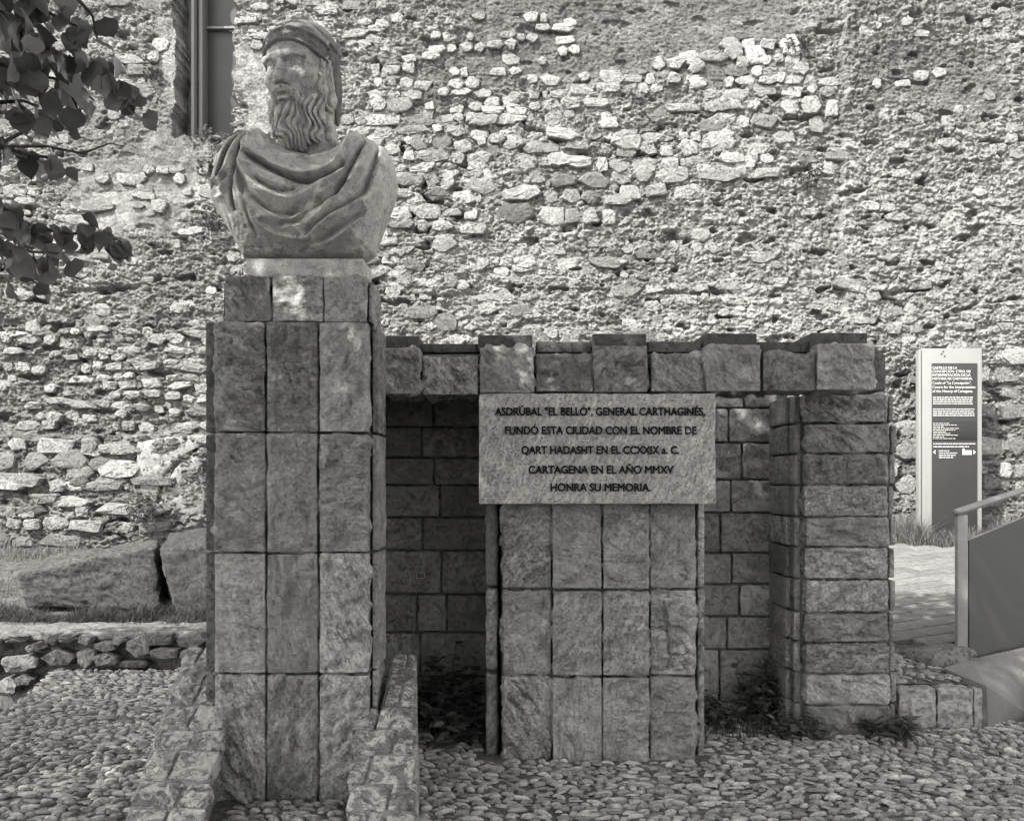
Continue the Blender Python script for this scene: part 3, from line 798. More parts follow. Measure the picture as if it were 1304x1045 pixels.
# ================================================================ pedestal
def slab(parent, name, mat, x0, x1, y0, y1, z0, z1, seed, r=0.007, amp=0.007, step=0.016, rotz=0.0, chip=0.004, scale=7.0, gap=0.0, cleftk=1.6):
    x0 += gap; x1 -= gap; z0 += gap; z1 -= gap
    if 'side' in name or 'end' in name: cleftk, amp = 0.45, amp * .6
    V, Q = rough_box(x1 - x0, y1 - y0, z1 - z0, seed=seed, r=r, amp=amp, step=step, chip=chip, scale=scale, cleft=cleftk)
    me = np_mesh(name, V, Q, True)
    o = link(name, me, mat, parent, tuple(Vector(((x0 + x1) / 2, (y0 + y1) / 2, (z0 + z1) / 2)) - parent.location))
    rt = rng.normal(0, 0.010, 3) if mat is M_SLAB and (z1 - z0) > .15 and (x1 - x0) > .15 and mat is not M_PLAQUE else (0, 0, 0)
    o.rotation_euler = (float(rt[0]), 0, rotz + float(rt[2]))
    return o
def core(parent, x0, x1, y0, y1, z0, z1, mat=None, name="core"):
    V, Q = crisp_box(x0, x1, y0, y1, z0, z1, 0.01); c = V.mean(0)
    return link(name, np_mesh(name, V - c, Q, True), mat or M_MORTAR, parent, tuple(Vector(c) - parent.location))
sid = 100
ped = empty("pedestal", (-1.12, 5.45, 0))
tag(ped, "tall square pedestal clad in upright sandstone slabs, carrying the bearded bust", "pedestal")
PY = 5.05
core(ped, -1.53, -0.735, PY + 0.085, PY + 0.42, -0.1, 2.42)
zl = [0.0, 0.644, 1.257, 1.867, 2.432]
xs3 = [(PX(273, PY), PX(337.2, PY)), (PX(340.2, PY), PX(403.8, PY)), (PX(407, PY), PX(468, PY))]
for k in range(4):
    z0, z1 = zl[k] + 0.006, zl[k + 1] - 0.007
    if k == 0: z0 = -0.05
    for j, (x0, x1) in enumerate(xs3):
        sid += 1
        slab(ped, "slab", M_SLAB, x0, x1, PY + rng.uniform(-.006, .006), PY + 0.09, z0 + rng.uniform(-.004, .004), z1 + rng.uniform(-.004, .004), sid, amp=rng.uniform(.008, .014))
    sid += 1   # side slabs whose edges show left and right, set back
    slab(ped, "side_slab", M_SLAB_SHADED, -1.585, -1.524, PY + 0.10, PY + 0.45, z0, z1, sid)  # left strip: shade of its setback put into the darker colour
    if not (k == 0):
        slab(ped, "side_slab", M_SLAB, -0.724, -0.694, PY + 0.11, PY + 0.43, z0, z1, sid + 50, r=.006, chip=.003)
    else:
        slab(ped, "side_slab", M_SLAB, -0.724, -0.700, PY + 0.11, PY + 0.43, z0, z1, sid + 50, r=.006, chip=.003)
    for j in range(3):
        slab(ped, "slab", M_SLAB, xs3[j][0], xs3[j][1], PY + 0.40, PY + 0.47, z0, z1, sid + 200 + j, step=.2)
# cap course
cz0, cz1 = 2.442, 2.675
for j, (a, b) in enumerate(((285, 343), (345, 410), (412, 467.5))):
    sid += 1
    slab(ped, "cap_slab", M_SLAB, PX(a, 5.1), PX(b, 5.1), 5.12 + (0.004, 0.012, 0)[j], 5.50, cz0, cz1, sid, amp=.009)
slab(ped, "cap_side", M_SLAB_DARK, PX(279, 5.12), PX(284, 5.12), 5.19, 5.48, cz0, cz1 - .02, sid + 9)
slab(ped, "cap_side", M_SLAB, PX(468.5, 5.12), PX(473, 5.12), 5.15, 5.50, cz0, cz1 - .02, sid + 11)

# ================================================================ sloped parapets either side of the pedestal foot
TH = math.atan(0.5)
def par_z(Y): return 0.40 + 0.5 * (Y - 5.05)
def parapet(name, label, inner, outer, Yend, rows, seed0):
    """inner/outer: functions Y -> x of the two edges"""
    t = empty(name, ((inner(4.9) + outer(4.9)) / 2, 4.9, 0)); tag(t, label, "parapet", "sloping parapets beside the pedestal")
    y0, y1 = 4.15, Yend
    V = []
    for (Y) in (y0, y1):
        for (xx) in (inner(Y), outer(Y)):
            for z in (-0.1, par_z(Y) + 0.008): V.append((xx, Y, z))
    # dense core from eight corners
    a = [V[0], V[2], V[6], V[4]]; b = [V[1], V[3], V[7], V[5]]
    if inner(4.9) > outer(4.9): a = [V[2], V[0], V[4], V[6]]; b = [V[3], V[1], V[5], V[7]]
    W, Q = hexa_block("core", a + b, seed0, amp=0.012)
    link("mortar_core", np_mesh("mortar_core", W - np.array(t.location), Q, True), M_PMORTAR, t)
    rr = np.random.default_rng(seed0); Y = 4.18; k = 0
    while Y < Yend - 0.05:
        d = rr.uniform(0.14, 0.185); Ye = min(Y + d, Yend)
        yc = (Y + Ye) / 2; xa, xb = sorted((inner(yc), outer(yc)))
        s = rows[k % len(rows)]
        cuts = [xa + 0.004] + [xa + (xb - xa) * q for q in s] + [xb - 0.004]
        for j in range(len(cuts) - 1):
            w = cuts[j + 1] - cuts[j] - 0.014
            L = (Ye - Y) / math.cos(TH) - 0.016
            V, Q = rough_box(w, L, 0.09, seed=seed0 * 10 + k * 3 + j, r=0.008, amp=0.006, step=0.018, scale=9, chip=0.004, cleft=0.8)
            o = link("stone", np_mesh("stone", V, Q, True), M_PARAPET, t)
            o.location = Vector(((cuts[j] + cuts[j + 1]) / 2, yc, par_z(yc) - 0.026 + rr.uniform(-.006, .006))) - t.location
            o.rotation_euler = (TH + rr.uniform(-.03, .03), rr.uniform(-.03, .03), -0.06)
        Y = Ye; k += 1
    return t
def lerp(a, b): return lambda Y: np.interp(Y, [4.15, 5.05, 5.6], [a[0], a[1], b])
parapet("parapet", "sloping stone parapet with lichened top at the pedestal's left foot, leading towards the viewer", lerp((-1.345, -1.432), -1.60), lerp((-1.70, -1.775), -1.835), 5.62, [[.46], [.5, ], [.62], [.4], [.55]], 61)
parapet("parapet", "sloping stone parapet with lichened top at the pedestal's right foot, beside the weeds", lambda Y: np.interp(Y, [4.15, 5.10, 5.101, 5.6], [-.71, -.815, -.665, -.665]), lerp((-.385, -.485), -.535), 5.56, [[.62], [.28], [.6], [.3, ], [.66], [.4], [0.5], []], 63)

# ================================================================ niche back wall
nw = empty("niche_wall", (0.6, 7.1, 0))
tag(nw, "back wall of squared sandstone blocks in the shaded niche under the lintel", "wall")
core(nw, -0.98, 1.95, 7.04, 7.30, -0.1, 2.36)
NY = 7.0
left_rows = [(480, 503, [552]), (503, 543, [552]), (543, 582, [537]), (582, 617, [553]), (617, 658, [560]), (658, 700, [538]), (700, 755.5, [562]), (755.5, 804, [531, 569]), (804, 861, [535]), (861, 930, [556])]
right_rows = [(480, 519, [948]), (519, 563, [928]), (563, 610, [945]), (610, 652, [931]), (652, 703, [917.5]), (703, 743, [932]), (743, 784, [941.6]), (784, 826, [925.6]), (826, 893, [916]), (893, 930, [950])]
for rows, xa, xb in ((left_rows, 470, 700), (right_rows, 800, 990)):
    for (ya, yb, sp) in rows:
        inner_x = [xa] + ([] if xa == 470 else [860]) + sp + ([] if xa != 470 else [628]) + [xb]
        for j in range(len(inner_x) - 1):
            sid += 1
            g = 1.3
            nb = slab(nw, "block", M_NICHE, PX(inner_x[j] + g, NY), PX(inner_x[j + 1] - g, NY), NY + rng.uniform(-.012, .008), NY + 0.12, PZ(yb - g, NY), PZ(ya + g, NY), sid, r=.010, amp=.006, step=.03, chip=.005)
# scratched letters on one of the blocks
def stroke(acc, pts, w, Y):
    for (a, b) in zip(pts[:-1], pts[1:]):
        a = Vector(P(a[0], a[1], Y)); b = Vector(P(b[0], b[1], Y)); d = (b - a).normalized(); n = Vector((-d.z, 0, d.x)) * w / 2
        e = Vector((0, 0.004, 0))
        v = [a - n, b - n, b + n, a + n]; acc.add([tuple(q) for q in v] + [tuple(q + e * 3) for q in v], None, [[0, 1, 2, 3], [0, 4, 5, 1], [1, 5, 6, 2], [2, 6, 7, 3], [3, 7, 4, 0]])
acc = Acc()
for s in ([(513, 741), (517, 724), (521, 728), (523, 738)], [(514, 733), (523, 732)], [(529, 722), (531, 736), (541, 735), (540, 728), (531, 729), (538, 727), (537, 720), (529, 722)]):
    stroke(acc, s, 0.006, NY - 0.022)
me = acc.mesh("scratched_letters"); me.transform(Matrix.Translation(-nw.location))
link("scratched_letters", me, M_SCRATCH, nw)["kind"] = "stuff"
# left inner cheek of the niche (behind the pedestal)
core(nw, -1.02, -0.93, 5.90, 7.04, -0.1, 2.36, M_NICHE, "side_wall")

# ================================================================ pier under the plaque
pier = empty("slab_pier", (0.5, 6.2, 0))
tag(pier, "broad pier faced with four columns of sandstone slabs, standing below the inscribed plaque", "pier")
core(pier, -0.06, 1.08, 5.88, 6.98, -0.1, 2.12)
zs = [-0.05, 0.488, 0.992, 1.50, 2.12]
cols = [(640.5, 701.5, 5.82, 0.05), (704, 766, 5.785, 0.015), (768.5, 826.5, 5.785, -0.02), (829, 886, 5.81, -0.07)]
for k in range(4):
    for j, (a, b, d, rz) in enumerate(cols):
        sid += 1
        dd = d + rng.uniform(-.005, .008)
        slab(pier, "slab", M_SLAB, PX(a, d), PX(b, d), dd, dd + .10, zs[k] + .008 + (.006 if j in (1, 2) else -.002) * 0, zs[k + 1] - .008, sid, rotz=rz, amp=rng.uniform(.006, .012))
    sid += 1
    slab(pier, "side_slab", M_SLAB, PX(619, 5.95), PX(634, 5.95), 5.93, 6.9, zs[k] + .008, zs[k + 1] - .008, sid, r=.03)
    slab(pier, "side_slab", M_SLAB, PX(887, 5.92), PX(896, 5.92), 5.89, 6.9, zs[k] + .008, zs[k + 1] - .008, sid + 40, r=.015)
acc = Acc()
def crack(pts, w0, w1, Y):
    for k, (a, b) in enumerate(zip(pts[:-1], pts[1:])):
        w = w0 + (w1 - w0) * k / len(pts)
        A = Vector(P(a[0], a[1], Y)); B = Vector(P(b[0], b[1], Y)); d = (B - A).normalized(); nn = Vector((-d.z, 0, d.x)) * w / 2; e = Vector((0, .03, 0))
        v = [A - nn, B - nn, B + nn, A + nn]; acc.add([tuple(q) for q in v] + [tuple(q + e) for q in v], None, [[0, 1, 2, 3], [0, 4, 5, 1], [2, 6, 7, 3]])
crack([(846, 764), (848, 775), (847, 786), (850, 797), (851, 808), (854, 818), (853, 828), (855, 836), (852, 845), (849, 852)], .012, .005, 5.779)
crack([(855, 834), (862, 831), (870, 833), (878, 829)], .004, .002, 5.779)
crack([(830, 797), (838, 799), (845, 796)], .004, .002, 5.779)
me = acc.mesh("crack"); me.transform(Matrix.Translation(-pier.location)); link("crack", me, M_MORTAR, pier)
# ================================================================ right pillar
pil = empty("stone_pillar", (2.15, 6.7, 0))
tag(pil, "right-hand pillar of long horizontal sandstone blocks holding up the end of the lintel", "pillar")
core(pil, 1.84, 2.44, 6.44, 7.2, -0.1, 2.14)
cy = [500, 538, 577, 617, 657.5, 696, 737.5, 779.5, 818, 857.5, 897, 945]
for k in range(11):
    z1, z0 = PZ(cy[k], 6.36) - .006, PZ(cy[k + 1], 6.36) + .006
    sid += 1
    rx = rng.uniform(-1.5, 1.5)
    slab(pil, "block", M_SLAB, PX(1026 + rx, 6.36), PX(1132.5 + rx, 6.36), 6.36 + rng.uniform(-.008, .008), 6.5, z0, z1, sid, amp=.008, r=.014)
    slab(pil, "side_block", M_SLAB, 1.822, 1.865, 6.43, 6.54, z0, z1, sid + 300, r=.012)
    slab(pil, "side_block", M_SLAB, 1.80, 1.845, 6.55, 6.98, z0, z1, sid + 400, r=.01)
    slab(pil, "end_block", M_SLAB, PX(1134.5 + rx, 6.4), PX(1142 + rx + rng.uniform(-1.5, 1), 6.4), 6.42, 7.15, z0, z1 - .004, sid + 500, r=.012)

# ================================================================ lintel of alternating high and low blocks
lin = empty("lintel", (0.9, 5.9, 2.13))
tag(lin, "stone lintel of alternately high and low blocks, like small battlements, over the niche and plaque", "lintel")
LB = [(491, 533, 443, 502, 1), (540, 607, 453, 503, 0), (612, 678, 442, 500, 1), (684, 754, 450, 499, 0), (758, 823, 440, 499, 1), (830, 897, 449, 498, 0), (901, 967, 438.5, 497.5, 1), (972, 1037, 448, 497, 0), (1043, 1113, 437, 496, 1)]
LC = [(491, 534, 428), (536, 608, 437), (610, 677, 427), (684, 752, 434), (755, 821, 425.5), (826, 893, 434), (896, 961, 425), (966, 1031, 434), (1031, 1101, 424.5)]
for k, (a, b, yt, yb, hi) in enumerate(LB):
    d = 5.74 if hi else 5.775
    sid += 1
    slab(lin, "block", M_SLAB, PX(a - 1.2, d), PX(b + 1.6, d), d, 6.08, PZ(yb, d) + (0 if hi else .004), PZ(yt, d), sid, amp=.005, r=.006)
for k, (a, b, yt) in enumerate(LC):
    sid += 1
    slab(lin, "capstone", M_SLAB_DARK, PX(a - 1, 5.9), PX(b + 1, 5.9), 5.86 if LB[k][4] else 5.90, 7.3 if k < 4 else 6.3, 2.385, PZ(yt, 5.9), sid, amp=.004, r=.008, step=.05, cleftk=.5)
core(lin, -.92, .45, 6.10, 7.28, 2.20, 2.383, M_MORTAR, "soffit_slab")
core(lin, -.70, 2.2, 5.86, 6.12, 2.155, 2.37, M_MORTAR, "soffit_slab")

# ================================================================ plaque
pq = empty("inscribed_plaque", (PX(760, 5.62), 5.65, PZ(641, 5.62)))
tag(pq, "pale rough stone plaque with five lines of dark Spanish lettering, hung on the pier", "plaque")
slab(pq, "plate", M_PLAQUE, PX(610, 5.62), PX(911.5, 5.62), 5.62, 5.755, PZ(641, 5.62), PZ(500.5, 5.62), 777, amp=.002, r=.006, step=.02, chip=.003, scale=9, cleftk=.12)
def text_line(s, x0, x1, ybase, cap_px, Y, parent, mat, name="lettering", extrude=.003, bold=.0, bevel=0.0, split=False):
    cu = bpy.data.curves.new(name, 'FONT'); cu.body = s; cu.size = 1.0; cu.extrude = 0.0
    cu.bevel_depth = bold; cu.bevel_resolution = 0
    tmp = bpy.data.objects.new(name, cu); COL.objects.link(tmp)
    dg = bpy.context.evaluated_depsgraph_get(); dg.update()
    me = bpy.data.meshes.new_from_object(tmp.evaluated_get(dg))
    bpy.data.objects.remove(tmp); bpy.data.curves.remove(cu)
    co = np.zeros(len(me.vertices) * 3); me.vertices.foreach_get("co", co); co = co.reshape(-1, 3)
    w0, w1 = co[:, 0].min(), co[:, 0].max()
    X0, X1 = PX(x0, Y), PX(x1, Y); sx = (X1 - X0) / (w1 - w0); sz = cap_px * Y / F / 0.70
    out = np.stack([X0 + (co[:, 0] - w0) * sx, Y - co[:, 2] * (0.12 if bold else 0), PZ(ybase, Y) + co[:, 1] * sz], 1)
    # front faces plus thin sides
    faces = [list(p.vertices) for p in me.polygons]
    from collections import Counter
    ec = Counter()
    for f in faces:
        for a, b in zip(f, f[1:] + f[:1]): ec[(a, b)] += 1
    side = [(a, b) for (a, b) in ec if (b, a) not in ec]
    n = len(out)
    V2 = np.concatenate([out, out + np.array([0, extrude * 3, 0])])
    if split:                                            # one object for each letter (an accent stays with its letter)
        par = list(range(n))
        def find(a):
            while par[a] != a: par[a] = par[par[a]]; a = par[a]
            return a
        for f in faces:
            for q in f[1:]: par[find(q)] = find(f[0])
        comp = {}
        for q in range(n): comp.setdefault(find(q), []).append(q)
        cl = sorted([[out[v][:, 0].min(), out[v][:, 0].max(), set([r])] for r, v in comp.items()], key=lambda c: c[0])
        merged = []
        for c in cl:
            if merged and min(c[1], merged[-1][1]) - c[0] > 0.5 * min(c[1] - c[0], merged[-1][1] - merged[-1][0]):
                merged[-1][1] = max(merged[-1][1], c[1]); merged[-1][2] |= c[2]
            else: merged.append(c)
        for c in merged:
            vs = sorted(v for v in range(n) if find(v) in c[2]); mp = {v: k for k, v in enumerate(vs)}; k0 = len(vs)
            fs = [[mp[q] for q in f] for f in faces if f[0] in mp] + [[mp[b], mp[a], mp[a] + k0, mp[b] + k0] for a, b in side if a in mp]
            ctr = out[vs].mean(0)
            m2 = bpy.data.meshes.new("letter")
            m2.from_pydata((np.concatenate([out[vs], V2[n:][vs]]) - ctr).tolist(), [], fs); m2.update()
            link("letter", m2, mat, parent, tuple(Vector(ctr) - parent.location))
        bpy.data.meshes.remove(me)
        return None
    m2 = bpy.data.meshes.new(name)
    m2.from_pydata((V2 - np.array(parent.location)).tolist(), [], faces + [[b, a, a + n, b + n] for a, b in side]); m2.update()
    bpy.data.meshes.remove(me)
    return link(name, m2, mat, parent)
for s, a, b, yb in (('ASDRÚBAL "EL BELLO", GENERAL CARTHAGINÉS,', 630, 898, 528), ('FUNDÓ ESTA CIUDAD CON EL NOMBRE DE', 643, 887, 552), ('QART HADASHT EN EL CCXXIX a. C.', 664, 865, 577), ('CARTAGENA EN EL AÑO MMXV', 673, 858, 602), ('HONRA SU MEMORIA.', 701, 829, 624.5)):
    text_line(s, a, b, yb, 9.8, 5.6125, pq, M_LETTER, bold=.028, extrude=.004, split=True)

# ================================================================ low kerb block on the right
kb = empty("low_block_wall", (2.85, 6.7, 0))
tag(kb, "knee-low wall of dark square stones to the right of the pillar, cobbles on top", "wall")
KY = 6.6
core(kb, PX(1148, KY), PX(1251, KY), KY + .04, KY + .16, -.05, .235)
for (a, b, d) in ((1145, 1192.5, 0), (1194.5, 1240, 0.004), (1242, 1255.5, 0.012)):
    sid += 1
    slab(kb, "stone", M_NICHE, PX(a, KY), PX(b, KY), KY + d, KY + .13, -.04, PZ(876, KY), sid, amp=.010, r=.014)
slab(kb, "stone", M_SLAB_DARK, PX(1243, KY) + .03, PX(1255.5, KY) , KY + .14, KY + .5, -.04, .262, sid + 9, amp=.01)

# ================================================================ information totem
tm = empty("information_totem", (PX(1212, 12.0), 12.0, 0.95))
TY = 12.0
tag(tm, "tall pale metal information totem with a dark printed face, standing in grass before the wall", "sign")
child_box("post_body", M_SIGN_WHITE, tm, PX(1175, TY), PX(1250.5, TY), TY, TY + .14, 0.85, PZ(443, TY), .006)
child_box("sign_face", M_SIGN_DARK, tm, PX(1186.5, TY), PX(1244, TY), TY - .012, TY + .004, 0.95, PZ(462, TY), .002)
child_box("sign_band", M_SIGN_DARKER, tm, PX(1187, TY), PX(1243.5, TY), TY - .016, TY - .010, PZ(560, TY), PZ(536, TY), .001)
child_box("edge_trim", M_SIGN_WHITE, tm, PX(1168, TY) + .03, PX(1174, TY), TY + .02, TY + .12, 0.85, PZ(444, TY), .004)
for s, a, b, yb, c, bold in (("CASTILLO DE LA", 1187.5, 1219, 469.3, 3.1, .02), ("CONCEPCIÓN. CTRO. DE", 1187.5, 1236, 473.8, 3.1, .02), ("INTERPRETACIÓN DE LA", 1187.5, 1236, 478.4, 3.1, .02), ("HISTORIA DE CARTAGENA.", 1187.5, 1238.5, 483, 3.1, .02),
                       ('Castle of "La Concepción".', 1187.5, 1237, 488.5, 3.4, .01), ("Centre for the Interpretation", 1187.5, 1242, 493.8, 3.4, .01), ("of the History of Cartagena.", 1187.5, 1239, 499, 3.4, .01)):
    text_line(s, a, b, yb, c, TY - .015, tm, M_PRINT, "print_line", .001, bold)
def print_rows(rows, seed):
    r = np.random.default_rng(seed); acc = Acc()
    for (x0, x1, y, h) in rows:
        x = x0
        while x < x1:
            w = min(r.uniform(1.5, 6), x1 - x)
            if w < .8: break
            V, Q = crisp_box(PX(x, TY), PX(x + w, TY), TY - .0185, TY - .011, PZ(y + h / 2, TY), PZ(y - h / 2, TY), .001)
            acc.add(V, None, Q); x += w + 0.9
    me = acc.mesh("fine_print"); me.transform(Matrix.Translation(-tm.location)); link("fine_print", me, M_PRINT, tm)["kind"] = "stuff"
print_rows([(1187.5, 1238, y, 1.1) for y in (505.5, 508.2, 510.9, 513.6)] + [(1187.5, 1240, y, 1.1) for y in (520.5, 523.2, 525.9, 528.6)], 1)
print_rows([(1187.5, 1187.5 + w, 538.5 + 2.15 * k, .7) for k, w in enumerate((22, 30, 14, 33, 28, 16, 22, 32, 14, 30))], 2)
print_rows([(1188, 1242, 564.5, 1.2), (1188, 1233, 568.2, 1.2), (1195, 1208, 573.5, 1.1), (1195, 1218, 576.3, 1.1), (1195, 1216, 579.1, 1.1), (1195, 1213, 581.9, 1.1)], 3)
acc = Acc()
V, Q = crisp_box(PX(1225, TY), PX(1236.5, TY), TY - .018, TY - .010, PZ(578.5, TY), PZ(572.8, TY), .001); acc.add(V, None, Q)
V, Q = crisp_box(PX(1225, TY), PX(1227.5, TY), TY - .018, TY - .010, PZ(572.7, TY), PZ(570.5, TY), .0005); acc.add(V, None, Q)
for (x, sgn) in ((1190.5, -1), (1240.5, 1)):
    a = P(x + 2.2 * sgn, 575, TY - .018); b = P(x - .6 * sgn, 572.2, TY - .018); c = P(x - .6 * sgn, 577.8, TY - .018)
    acc.add([tuple(a), tuple(b), tuple(c), (a.x, a.y + .006, a.z), (b.x, b.y + .006, b.z), (c.x, c.y + .006, c.z)], [[0, 1, 2] if sgn < 0 else [0, 2, 1]], [[0, 1, 4, 3], [1, 2, 5, 4], [2, 0, 3, 5]])
me = acc.mesh("pictograms"); me.transform(Matrix.Translation(-tm.location)); link("pictograms", me, M_PRINT, tm)["kind"] = "stuff"
acc = Acc()
for (x, y) in ((1199, 450), (1203, 453), (1201, 447)):
    V, Q = crisp_box(PX(x - 1, TY), PX(x + 1, TY), TY - .004, TY + .002, PZ(y + .9, TY), PZ(y - .9, TY), .002); acc.add(V, None, Q)
me = acc.mesh("logo"); me.transform(Matrix.Translation(-tm.location)); link("logo", me, M_SIGN_DARK, tm)["kind"] = "stuff"

# ================================================================ handrail with steel panel
hr = empty("handrail", (PX(1225, 7.22), 7.22, ramp_z(7.22)))
tag(hr, "steel handrail with round top rail and dark plate infill beside the concrete apron at right", "handrail")
RY = 7.22
x0, x1 = PX(1219.5, RY), PX(1232.5, RY)
V, Q = crisp_box(x0, x1, RY, RY + .05, ramp_z(7.2) - .05, PZ(655, RY), .004); c = V.mean(0)
link("post", np_mesh("post", V - c, Q, True), M_STEEL, hr, tuple(Vector(c) - hr.location))
def rail_pt(px, py, Y): return P(px, py, Y)
rp = [rail_pt(1216, 652.5, RY - .01), rail_pt(1222, 650, RY), rail_pt(1300, 624.5, RY + .45), rail_pt(1420, 585, RY + 1.1)]
V, T, Q = tube([tuple(p - hr.location) for p in rp], 0.026, 12); link("top_rail", np_mesh("top_rail", V, [T, Q], True), M_STEEL, hr)
# infill plate: from pixel corners, on the same sloping line as the rail
pc = [P(1232.5, 837, RY + .02), P(1420, 798, RY + 1.1), P(1420, 609, RY + 1.1), P(1232.5, 687.5, RY + .02)]
th = Vector((0.012, -0.02, 0)).normalized() * 0.012
vv = [p - hr.location for p in pc]; me = bpy.data.meshes.new("infill_plate")
me.from_pydata([tuple(v) for v in vv] + [tuple(v - th * -1.0) for v in vv], [], [[3, 2, 1, 0], [4, 5, 6, 7], [0, 1, 5, 4], [1, 2, 6, 5], [2, 3, 7, 6], [3, 0, 4, 7]]); me.update()
link("infill_plate", me, M_PANEL, hr)
V, T, Q = tube([tuple(pc[3] - hr.location), tuple(pc[2] - hr.location)], .008, 6); link("plate_edge", np_mesh("plate_edge", V, [T, Q], True), M_STEEL, hr)
acc = Acc()
for s in ([(1243, 708), (1244, 724)], [(1251, 706), (1252, 723)], [(1258, 705), (1259, 722)], [(1241, 714), (1262, 709)]):
    for (a, b) in zip(s[:-1], s[1:]):
        Ya, Yb = RY + .02 + (a[0] - 1232.5) / 187.5 * 1.08 - .004, RY + .02 + (b[0] - 1232.5) / 187.5 * 1.08 - .004
        A, B = P(a[0], a[1], Ya), P(b[0], b[1], Yb); d = (B - A).normalized(); nn = Vector((d.z, 0, -d.x)) * .0022
        acc.add([tuple(A - nn - hr.location), tuple(B - nn - hr.location), tuple(B + nn - hr.location), tuple(A + nn - hr.location)], None, [[0, 1, 2, 3]])
link("scratch_marks", acc.mesh("scratch_marks"), M_STEEL, hr)["kind"] = "stuff"
# little rubble at the rail foot
V, Q = rough_box(.42, .34, .16, seed=5, r=.05, amp=.03, step=.05, scale=5)
o = link("kerb_stone", np_mesh("kerb_stone", V, Q, True), M_COPING, None, tuple(P(1196, 838, 7.25))); o.rotation_euler = (0.05, -0.10, 0.3)
tag(o, "rough pale stone at the foot of the handrail post, edging the paved path", "stone")
# ================================================================ the bust, carved as solids and meshed by surface nets
def surface_net(f, org, h):
    s = f < 0
    nx, ny, nz = f.shape
    c = np.zeros((nx - 1, ny - 1, nz - 1), dtype=np.int8)
    for i in (0, 1):
        for j in (0, 1):
            for k in (0, 1): c += s[i:nx - 1 + i, j:ny - 1 + j, k:nz - 1 + k]
    act = (c > 0) & (c < 8)
    I, J, K = np.nonzero(act); n = len(I)
    idx = -np.ones(act.shape, dtype=np.int64); idx[act] = np.arange(n)
    acc = np.zeros((n, 3)); cnt = np.zeros(n)
    cor = [(0,0,0),(1,0,0),(0,1,0),(1,1,0),(0,0,1),(1,0,1),(0,1,1),(1,1,1)]
    fv = [f[I + a, J + b, K + d] for a, b, d in cor]
    for a in range(8):
        for b in range(a + 1, 8):
            if sum(abs(cor[a][q] - cor[b][q]) for q in range(3)) != 1: continue
            m = (fv[a] < 0) != (fv[b] < 0)
            t = np.where(m, fv[a] / np.where(m, fv[a] - fv[b], 1), 0)
            for q in range(3): acc[:, q] += np.where(m, cor[a][q] + t * (cor[b][q] - cor[a][q]), 0)
            cnt += m
    V = (np.stack([I, J, K], 1) + acc / cnt[:, None]) * h + np.array(org)
    Qs = []
    for ax in range(3):
        sl0 = [slice(1, -1)] * 3; sl1 = [slice(1, -1)] * 3
        sl0[ax] = slice(0, -1); sl1[ax] = slice(1, None)
        A = s[tuple(sl0)]; B = s[tuple(sl1)]
        u, v = [(1, 2), (2, 0), (0, 1)][ax]
        for flip, M in ((0, A & ~B), (1, ~A & B)):
            E = np.array(np.nonzero(M)).T
            if not len(E): continue
            E = E + 1; E[:, ax] -= 1
            def g(du, dv):
                q = E.copy(); q[:, u] -= du; q[:, v] -= dv; return idx[q[:, 0], q[:, 1], q[:, 2]]
            q = np.stack([g(1, 1), g(0, 1), g(0, 0), g(1, 0)], 1)
            Qs.append(q[:, ::-1] if flip else q)
    return V, np.concatenate(Qs)
def smin(a, b, k): h = np.clip(0.5 + 0.5 * (b - a) / k, 0, 1); return b * (1 - h) + a * h - k * h * (1 - h)
def smax(a, b, k): return -smin(-a, -b, k)
def ell(L, c, r):
    q = [(L[i] - c[i]) / r[i] for i in range(3)]
    k0 = np.sqrt(q[0] ** 2 + q[1] ** 2 + q[2] ** 2); k1 = np.sqrt((q[0] / r[0]) ** 2 + (q[1] / r[1]) ** 2 + (q[2] / r[2]) ** 2) + 1e-9
    return k0 * (k0 - 1) / k1
def cap(L, a, b, ra, rb):
    ba = [b[i] - a[i] for i in range(3)]; bb = sum(x * x for x in ba)
    t = np.clip(sum((L[i] - a[i]) * ba[i] for i in range(3)) / bb, 0, 1)
    d = np.sqrt(sum((L[i] - a[i] - ba[i] * t) ** 2 for i in range(3)))
    return d - (ra + (rb - ra) * t)
U = 0.0213                                              # one head unit (life-size centimetre) in metres
YAW, NOD = math.radians(18), math.radians(6)
HC = np.array(P(381.5, 91, 5.30)); HC[2] -= 0.0
fw = np.array([-math.sin(YAW) * math.cos(NOD), -math.cos(YAW) * math.cos(NOD), -math.sin(NOD)])
lf = np.array([math.cos(YAW), -math.sin(YAW), 0.0])
upv = np.cross(lf, -fw); upv = upv if upv[2] > 0 else -upv
ROLL = math.radians(2.0)
lf, upv = lf * math.cos(ROLL) + upv * math.sin(ROLL), upv * math.cos(ROLL) - lf * math.sin(ROLL)
RL = np.stack([lf, fw, upv])
def head_grid(x, y, z, h):
    """grid in head units; corners given in head units"""
    ax = [np.arange(a, b, h) for a, b in (x, y, z)]
    return ax, np.meshgrid(*ax, indexing='ij', sparse=False)
def to_world(V): return (V * U) @ RL + HC
def near_noise(f, L, amp, fn, band=1.2):
    m = np.abs(f) < band
    p = np.stack([l[m] for l in L], -1); f = f.copy(); f[m] += fn(p) * amp; return f

